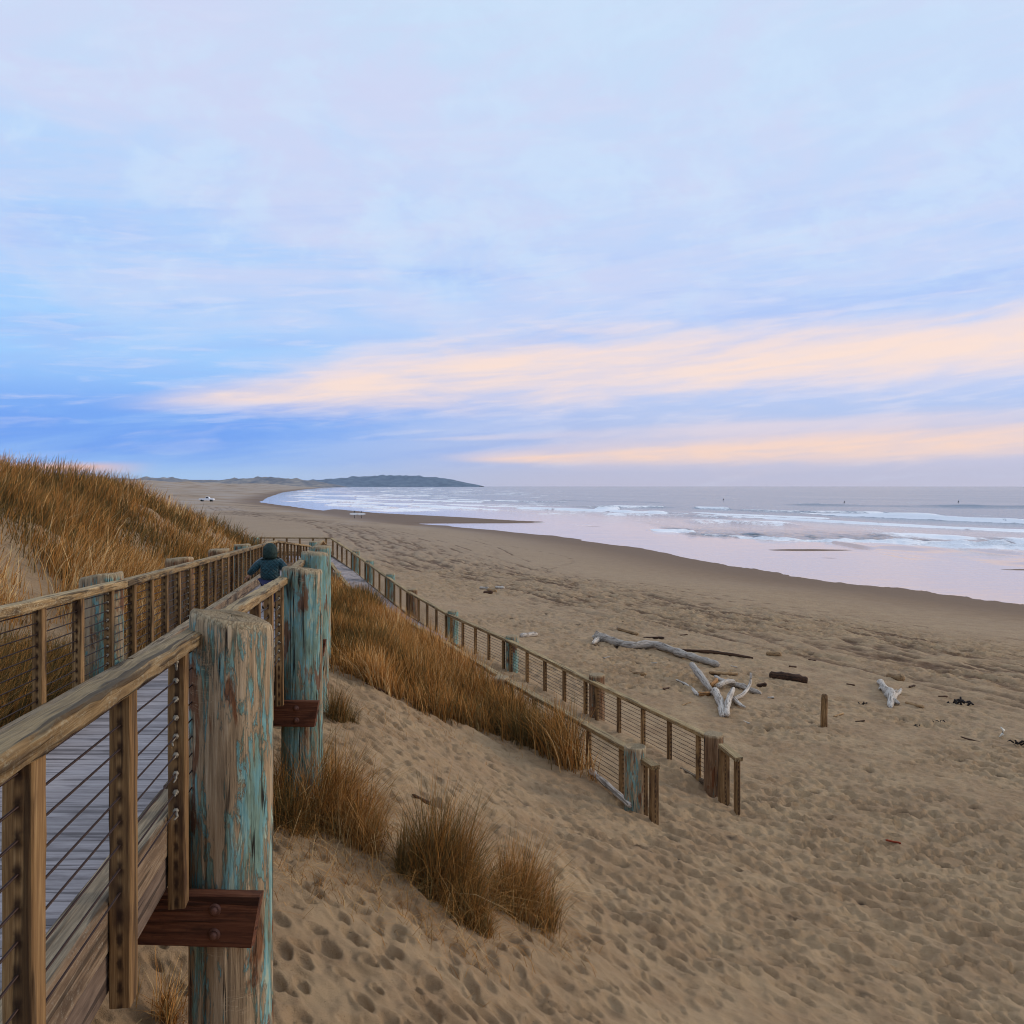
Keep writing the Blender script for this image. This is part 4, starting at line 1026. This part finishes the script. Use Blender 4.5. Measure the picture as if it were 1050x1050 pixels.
g.set(b.inputs['Normal'], g.bump(g.noise(oc, 14, 3), .8, .02)); M_HOOD = m

cy = 13.2; cx = (277 - 525) / F * cy; cz = float(zr(cy)) - RAILH
ch = thing('person', (cx, cy, cz), 'child in teal quilted jacket and dark green hood, walking away down the boardwalk', 'person')
ch.rotation_euler = (0, 0, R(8)); ch.scale = (.93, .93, .86)
# body (1.13 m child seen from behind, walking away along +Y)
J = [((0, 0, .56), .10), ((0, .01, .68), .095), ((0, .01, .80), .10), ((0, .0, .885), .05), ((0, .01, .93), .042), ((0, .02, .985), .085), ((0, .02, 1.06), .088), ((0, .02, 1.115), .05),
     ((.13, 0, .84), .05), ((.215, -.02, .70), .036), ((.27, .05, .585), .026), ((.28, .07, .54), .026), ((-.13, 0, .84), .05), ((-.235, -.05, .71), .036), ((-.33, -.03, .60), .026), ((-.355, -.02, .56), .026),
     ((.07, 0, .50), .075), ((.075, .09, .28), .05), ((.075, .06, .06), .034), ((.075, .15, .03), .03), ((-.07, 0, .50), .075), ((-.075, .02, .29), .05), ((-.075, -.12, .09), .034), ((-.075, -.05, .03), .03), ((0, .115, 1.02), .02)]
Eg = [(0, 1), (1, 2), (2, 3), (3, 4), (4, 5), (5, 6), (6, 7), (2, 8), (8, 9), (9, 10), (10, 11), (2, 12), (12, 13), (13, 14), (14, 15), (0, 16), (16, 17), (17, 18), (18, 19), (0, 20), (20, 21), (21, 22), (22, 23), (5, 24)]
skin_mesh('body', J, Eg, M_SKIN, ch)
Jj = [((0, 0, .50), (.175, .15)), ((0, 0, .62), (.165, .145)), ((0, .005, .76), (.165, .14)), ((0, .0, .86), (.12, .11)), ((0, .005, .91), .085),
      ((.155, -.005, .835), .085), ((.235, -.025, .70), .068), ((.285, .045, .60), .052), ((-.155, -.005, .835), .085), ((-.25, -.05, .715), .068), ((-.335, -.035, .615), .052)]
skin_mesh('jacket', Jj, [(0, 1), (1, 2), (2, 3), (3, 4), (2, 5), (5, 6), (6, 7), (2, 8), (8, 9), (9, 10)], M_JACK, ch)
Jt = [((0, 0, .53), .13), ((.075, 0, .47), .09), ((.078, .09, .28), .072), ((.078, .062, .10), .058), ((-.075, 0, .47), .09), ((-.078, .02, .29), .072), ((-.078, -.11, .13), .058)]
skin_mesh('trousers', Jt, [(0, 1), (1, 2), (2, 3), (0, 4), (4, 5), (5, 6)], M_TROUS, ch)
skin_mesh('hood', [((0, -.025, .87), (.125, .10)), ((0, -.02, .95), (.125, .118)), ((0, -.01, 1.04), (.132, .128)), ((0, -.005, 1.105), (.108, .105)), ((0, .0, 1.15), .07), ((0, .0, 1.172), .02)], [(0, 1), (1, 2), (2, 3), (3, 4), (4, 5)], M_HOOD, ch)
for s, (a, b_) in ((1, ((.076, .05, .05), (.076, .16, .035))), (-1, ((-.076, -.13, .085), (-.076, -.03, .03)))):
    skin_mesh('boot', [(a, .052), (b_, .042)], [(0, 1)], M_BOOT, ch, 1)
def hand(side, wrist, tip):
    w = Vector(wrist); d = (Vector(tip) - w).normalized(); sd = d.cross(Vector((0, 0, 1))).normalized(); 
    J = [(tuple(w), .02), (tuple(w + d * .04), .022)]; E_ = [(0, 1)]
    for i in range(4):
        b0 = w + d * .045 + sd * (.014 * (i - 1.5)); n0 = len(J)
        J += [(tuple(b0), .008), (tuple(b0 + d * .022), .007), (tuple(b0 + d * .036 + Vector((0, .008, -.012))), .006)]; E_ += [(1, n0), (n0, n0 + 1), (n0 + 1, n0 + 2)]
    n0 = len(J); J += [(tuple(w + d * .02 - sd * side * .024), .008), (tuple(w + d * .045 - sd * side * .034), .007)]; E_ += [(0, n0), (n0, n0 + 1)]
    return skin_mesh('hand', J, E_, M_SKIN, ch, 1)
hand(1, (.283, .06, .57), (.3, .1, .5)); hand(-1, (-.345, -.03, .59), (-.39, -.01, .53))

# ------------------------------------------------------------------ far figures, boards and truck
def adult(loc, label, mat, rz=0, seated=False):
    t = thing('person', loc, label, 'person', 'distant people'); t.rotation_euler = (0, 0, rz)
    if seated:
        J = [((0, 0, .1), .16), ((0, 0, .35), .14), ((0, 0, .52), .15), ((0, 0, .62), .06), ((0, .02, .75), .11), ((0, .02, .82), .09), ((.2, 0, .5), .06), ((.26, .1, .25), .045), ((.15, .3, .1), .04), ((-.2, 0, .5), .06), ((-.26, .1, .25), .045), ((-.15, .3, .1), .04), ((.2, .2, .06), .08), ((.26, .3, -.3), .05), ((-.2, .2, .06), .08), ((-.26, .3, -.3), .05)]
        E_ = [(0, 1), (1, 2), (2, 3), (3, 4), (4, 5), (2, 6), (6, 7), (7, 8), (2, 9), (9, 10), (10, 11), (0, 12), (12, 13), (0, 14), (14, 15)]
    else:
        J = [((0, 0, .92), .15), ((0, 0, 1.15), .13), ((0, 0, 1.38), .15), ((0, 0, 1.5), .06), ((0, .02, 1.6), .10), ((0, .02, 1.70), .08), ((.2, 0, 1.4), .06), ((.27, -.02, 1.12), .045), ((.27, .06, .86), .035), ((-.2, 0, 1.4), .06), ((-.27, -.02, 1.12), .045), ((-.27, .06, .86), .035), ((.1, 0, .85), .1), ((.1, .1, .48), .065), ((.1, .03, .08), .045), ((.1, .16, .04), .04), ((-.1, 0, .85), .1), ((-.1, 0, .48), .065), ((-.1, -.14, .1), .045), ((-.1, -.02, .04), .04)]
        E_ = [(0, 1), (1, 2), (2, 3), (3, 4), (4, 5), (2, 6), (6, 7), (7, 8), (2, 9), (9, 10), (10, 11), (0, 12), (12, 13), (13, 14), (14, 15), (0, 16), (16, 17), (17, 18), (18, 19)]
    skin_mesh('body', J, E_, mat, t, 1)
    skin_mesh('hair', [(tuple(Vector(J[5][0]) + Vector((0, -.01, -.02))), .11), (tuple(Vector(J[5][0]) + Vector((0, -.01, .05))), .07)], [(0, 1)], M_BOOT, t, 1)
    return t
M_BOARD = simple('white_surfboard', lin(236, 232, 226), .35, var=.03)
def board(loc, rot, label):
    n = 9; V = []; Fq = []
    for i in range(n):
        t = i / (n - 1); w = .28 * math.sin(math.pi * (.06 + .9 * t)) ** .6; x = (t - .5) * 2.1; rk = .18 * abs(t - .45) ** 2
        for (a, h) in ((-1, 0), (-.6, .04), (.6, .04), (1, 0), (.6, -.035), (-.6, -.035)): V.append((x, a * w, h + rk))
    for i in range(n - 1):
        for k in range(6): Fq.append((i * 6 + k, i * 6 + (k + 1) % 6, i * 6 + 6 + (k + 1) % 6, i * 6 + 6 + k))
    Fq += [tuple(range(5, -1, -1)), tuple((n - 1) * 6 + k for k in range(6))]
    me = bpy.data.meshes.new('surfboard'); me.from_pydata(V, [], Fq); me.materials.append(M_BOARD); me.update()
    o = bpy.data.objects.new('surfboard', me); COL.objects.link(o); o.location = loc; o.rotation_euler = rot
    return tag(o, label, 'surfboard', 'white surfboards')
for i, (u, lab) in enumerate(((363.4, 'left of two surfers in black wetsuits walking on the wet sand'), (370.6, 'right of two surfers in black wetsuits walking on the wet sand'))):
    c = hit(u, 531.5); adult(c, lab, M_WETS, 1.2)
    board(c + Vector((0, -.42, 1.02)), (R(78), 0, R(8 if i else -4)), ['white surfboard under the arm of the left surfer on the sand', 'white surfboard under the arm of the right surfer on the sand'][i])
for (u, v, lab) in ((742, 513.5, 'left'), (866, 516.5, 'middle'), (983, 516, 'right')):
    x, y = P2(u, v); bl = board(Vector((x, y, WATER + .35)), (0, 0, 1.2), 'pale surfboard under the %s surfer waiting far out' % {'left': 'leftmost', 'middle': 'middle', 'right': 'rightmost'}[lab])
    adult(Vector((x, y, WATER + .4)), 'dark surfer sitting on a board far out beyond the breakers, %s of three' % {'left': 'leftmost', 'middle': 'middle', 'right': 'rightmost'}[lab], M_WETS, .5, True)
c = Vector((-125.0, 320.0, gz(-125, 320))); adult(c, 'lone dark figure far off on the beach near the dune edge', M_WETS)
# pickup truck
c = hit(212, 514.3); tr = thing('pickup_truck', c, 'white pickup truck parked far off on the flat sand', 'truck'); tr.rotation_euler = (0, 0, R(4))
M_TRUCK = simple('white_truck_paint', lin(232, 232, 234), .35, var=.02); M_GLASS = simple('dark_window_glass', lin(24, 28, 34), .1, var=.02); M_TYRE = simple('black_tyre', lin(20, 20, 20), .9)
def prism(name, prof, w, mat, parent, bev=.06, y0=0):
    n = len(prof); V = [(x, y0 - w / 2, z) for x, z in prof] + [(x, y0 + w / 2, z) for x, z in prof]
    Fq = [tuple(range(n)), tuple(range(2 * n - 1, n - 1, -1))] + [(i, i + n, (i + 1) % n + n, (i + 1) % n) for i in range(n)]
    me = bpy.data.meshes.new(name); me.from_pydata(V, [], Fq); me.materials.append(mat); me.update()
    o = bpy.data.objects.new(name, me); COL.objects.link(o); o.parent = parent
    if bev: o.modifiers.new('b', 'BEVEL').width = bev
    return o
prism('body', [(-2.7, .55), (2.7, .5), (2.75, .85), (2.6, 1.12), (1.35, 1.2), (-.4, 1.2), (-.42, .95), (-2.5, .95), (-2.52, 1.2), (-2.7, 1.2)][::-1], 1.9, M_TRUCK, tr)
prism('bed_side', [(-2.68, .9), (-.4, .9), (-.4, 1.2), (-2.68, 1.2)][::-1], .08, M_TRUCK, tr, .02, -.92); prism('bed_side', [(-2.68, .9), (-.4, .9), (-.4, 1.2), (-2.68, 1.2)][::-1], .08, M_TRUCK, tr, .02, .92)
prism('cab', [(-.38, 1.18), (1.3, 1.18), (.75, 1.8), (-.2, 1.85)][::-1], 1.7, M_TRUCK, tr)
prism('window', [(-.2, 1.26), (1.05, 1.26), (.68, 1.72), (-.1, 1.74)][::-1], 1.72, M_GLASS, tr, 0)
for x in (-1.7, 1.75):
    for y in (-.86, .86):
        mb = MB(); mb.tube([(x, y - .13, .4), (x, y + .13, .4)], .4, 18); mb.v = [tuple(v) for v in mb.v]
        o = mb.build('wheel', M_TYRE); o.parent = tr

# ------------------------------------------------------------------ sky, sun
W = bpy.data.worlds.new('World'); SC.world = W; W.use_nodes = True
g = G(W.node_tree); bg = g.n['Background']
tc = g.n.new('ShaderNodeTexCoord').outputs['Generated']
s = g.n.new('ShaderNodeSeparateXYZ'); g.set(s.inputs[0], tc)
el = g.m('MULTIPLY', g.m('ARCSINE', s.outputs[2]), 180 / math.pi); az = g.m('MULTIPLY', g.m('ARCTAN2', s.outputs[0], s.outputs[1]), 180 / math.pi)
base = g.ramp(g.m('DIVIDE', el, 90), [(0, lin(196, 194, 218)), (.012, lin(192, 194, 222)), (.035, lin(182, 194, 230)), (.07, lin(174, 200, 246)), (.13, lin(184, 208, 248)), (.22, lin(196, 216, 247)), (.33, lin(200, 222, 246)), (1, lin(206, 216, 236))])
cv = g.n.new('ShaderNodeCombineXYZ'); tiltd = g.m('MULTIPLY_ADD', az, -.075, el)
g.set(cv.inputs[0], g.m('DIVIDE', az, 22)); g.set(cv.inputs[1], g.m('DIVIDE', tiltd, 2.6)); g.set(cv.inputs[2], 3.1)
streak = g.noise(cv.outputs[0], 1.0, 6, .6, .5)
cv2 = g.n.new('ShaderNodeCombineXYZ'); g.set(cv2.inputs[0], g.m('DIVIDE', az, 16)); g.set(cv2.inputs[1], g.m('DIVIDE', tiltd, 6.5)); g.set(cv2.inputs[2], 8.4)
big = g.noise(cv2.outputs[0], 1.0, 6, .62, .6)
cv3 = g.n.new('ShaderNodeCombineXYZ'); g.set(cv3.inputs[0], g.m('DIVIDE', az, 7)); g.set(cv3.inputs[1], g.m('DIVIDE', tiltd, 1.1)); g.set(cv3.inputs[2], 1.7)
wisp = g.noise(cv3.outputs[0], 1.0, 6, .54, .5)
cv4 = g.n.new('ShaderNodeCombineXYZ'); g.set(cv4.inputs[0], g.m('DIVIDE', az, 5)); g.set(cv4.inputs[1], g.m('DIVIDE', tiltd, .62)); g.set(cv4.inputs[2], 5.7)
wsp2 = g.noise(cv4.outputs[0], 1.0, 5, .55, .4)
mott = g.noise(g.vmul(tc, (1, 1, 1.6)), 11, 8, .66, .3)
# bluer clear sky low on the left
lm = g.step(az, 6, -26)
c = g.mix(g.m('MULTIPLY', g.m('MULTIPLY', lm, g.step(el, 26, 10)), .8), base, lin(150, 204, 255))
lb = g.m('MULTIPLY', g.m('MULTIPLY', g.step(el, .4, 2.2), g.step(el, 8.5, 3.6)), g.step(az, 12, -18))
c = g.mix(g.m('MULTIPLY', lb, g.m('MULTIPLY_ADD', g.step(streak, .66, .38), .5, .42)), c, lin(102, 156, 242))
# broad lavender cloud veils
c = g.mix(g.m('MULTIPLY', g.step(big, .40, .68), g.m('MULTIPLY', g.step(el, 5, 16), .75)), c, lin(208, 214, 243))
c = g.mix(g.m('MULTIPLY', g.step(streak, .46, .68), g.m('MULTIPLY', g.step(el, 1, 6), .42)), c, lin(206, 212, 242))
c = g.mix(g.m('MULTIPLY', g.step(streak, .52, .34), g.m('MULTIPLY', g.m('MULTIPLY', g.step(el, 4, 9), g.step(el, 20, 12)), .55)), c, lin(160, 190, 246))
c = g.mix(g.m('MULTIPLY', g.step(wisp, .52, .75), .3), c, lin(214, 222, 246))
c = g.mix(g.m('MULTIPLY', g.step(mott, .46, .66), g.m('MULTIPLY', g.step(el, 7, 16), .55)), c, lin(204, 226, 250))
c = g.mix(g.m('MULTIPLY', g.step(wsp2, .50, .68), g.m('MULTIPLY', g.m('MULTIPLY', g.step(el, 2, 5), g.step(el, 20, 12)), .32)), c, lin(220, 222, 244))
# peach bands lit by the low sun
def band(c, pts, hw, col, amt, az0, az1, ns=.9):
    cen = g.m('MULTIPLY', g.ramp(g.m('DIVIDE', g.m('ADD', az, 60), 120), [((a + 60) / 120, e_ / 20) for a, e_ in pts]), 20)
    dd = g.m('ABSOLUTE', g.m('SUBTRACT', el, cen))
    wd = g.m('MULTIPLY', g.m('MULTIPLY_ADD', g.m('SUBTRACT', wisp, .5), 1.5 * ns, 1.0), g.m('MULTIPLY_ADD', g.step(az, az0, az0 + 22), hw * .82, hw * .18))
    mk = g.m('MULTIPLY', g.step(dd, g.m('MULTIPLY', wd, 1.45), g.m('MULTIPLY', wd, .15)), g.step(az, az0, az0 + 6))
    mk = g.m('MULTIPLY', mk, g.m('MULTIPLY_ADD', g.step(streak, .3, .6), .5, .5))
    mk = g.m('MULTIPLY', mk, g.m('MULTIPLY_ADD', g.step(wsp2, .34, .6), .28, .72))
    if az1: mk = g.m('MULTIPLY', mk, g.step(az, az1, az1 - 6))
    return g.mix(g.m('MULTIPLY', mk, amt), c, col)
c = band(c, [(-60, 3), (-23, 5.0), (0, 7.5), (30, 8.2), (60, 9)], 2.5, lin(240, 222, 226), .8, -26, None)
c = band(c, [(-60, 3), (-22, 5.1), (0, 7.4), (30, 8.3), (60, 9)], 1.8, lin(252, 224, 208), .85, -23, None, 1.2)
c = band(c, [(-60, 1), (0, 1.9), (30, 3.0), (60, 3.4)], 1.5, lin(232, 212, 216), .8, -6, None, .8)
c = band(c, [(-60, 1), (0, 1.7), (30, 2.7), (60, 3)], .85, lin(252, 216, 196), .9, -4, None, .8)
c = band(c, [(-60, 1), (0, 3.2), (30, 4.1), (60, 4.5)], .5, lin(226, 214, 226), .5, -8, None, 1.0)
c = band(c, [(-60, .9), (-26, 1.05), (0, .9), (60, 1)], .6, lin(255, 190, 150), 1.0, -36, -21.5, .5)
nish = g.n.new('ShaderNodeTexSky'); nish.sky_type = 'NISHITA'; nish.sun_disc = False
SUN_EL, SUN_AZ = R(16), R(78)
nish.sun_elevation = SUN_EL; nish.sun_rotation = SUN_AZ
c = g.mix(1.0, c, g.mix(1.0, nish.outputs[0], (.006, .006, .006, 1), 'MULTIPLY'), 'ADD')
g.set(bg.inputs['Color'], c); bg.inputs['Strength'].default_value = 1.0
sl = bpy.data.lights.new('sun', 'SUN'); sl.energy = 1.45; sl.angle = R(10); sl.color = (1, .86, .70)
so = bpy.data.objects.new('sun', sl); COL.objects.link(so)
sd = Vector((math.sin(SUN_AZ) * math.cos(SUN_EL), math.cos(SUN_AZ) * math.cos(SUN_EL), math.sin(SUN_EL)))
so.rotation_euler = sd.to_track_quat('Z', 'Y').to_euler()

# ------------------------------------------------------------------ sea air
HAZE = 3.5e-5
if HAZE:
    m = bpy.data.materials.new('sea_haze'); m.use_nodes = True; g = G(m.node_tree)
    g.n.remove(g.n['Principled BSDF'])
    pv = g.n.new('ShaderNodeVolumePrincipled'); pv.inputs['Density'].default_value = HAZE; pv.inputs['Color'].default_value = (.86, .92, 1, 1)
    pv.inputs['Anisotropy'].default_value = .2
    g.l.new(pv.outputs[0], g.n['Material Output'].inputs['Volume'])
    L_, z0, z1 = 9300, -12, 120
    V = [(x, y, z) for z in (z0, z1) for x, y in ((-L_, -L_), (L_, -L_), (L_, L_), (-L_, L_))]
    me = bpy.data.meshes.new('haze'); me.from_pydata(V, [], [(3, 2, 1, 0), (4, 5, 6, 7), (0, 1, 5, 4), (1, 2, 6, 5), (2, 3, 7, 6), (3, 0, 4, 7)]); me.materials.append(m)
    o = bpy.data.objects.new('haze', me); COL.objects.link(o); tag(o, 'thin sea haze over the far beach and headland', 'haze', kind='stuff')
    SC.cycles.volume_bounces = 0

# ------------------------------------------------------------------ camera
cam = bpy.data.cameras.new('camera'); co = bpy.data.objects.new('camera', cam); COL.objects.link(co)
co.location = (0, 0, 0); co.rotation_euler = (R(90), 0, 0)
cam.sensor_width = 36; cam.lens = 36 * F / 1050; cam.shift_y = -27 / 1050
cam.clip_start = .05; cam.clip_end = 30000
SC.camera = co
SC.view_settings.view_transform = 'Standard'; SC.view_settings.look = 'None'; SC.view_settings.exposure = 0; SC.view_settings.gamma = 1
SC.cycles.filter_width = 1.05; SC.cycles.max_bounces = 5; SC.cycles.diffuse_bounces = 3; SC.cycles.glossy_bounces = 3
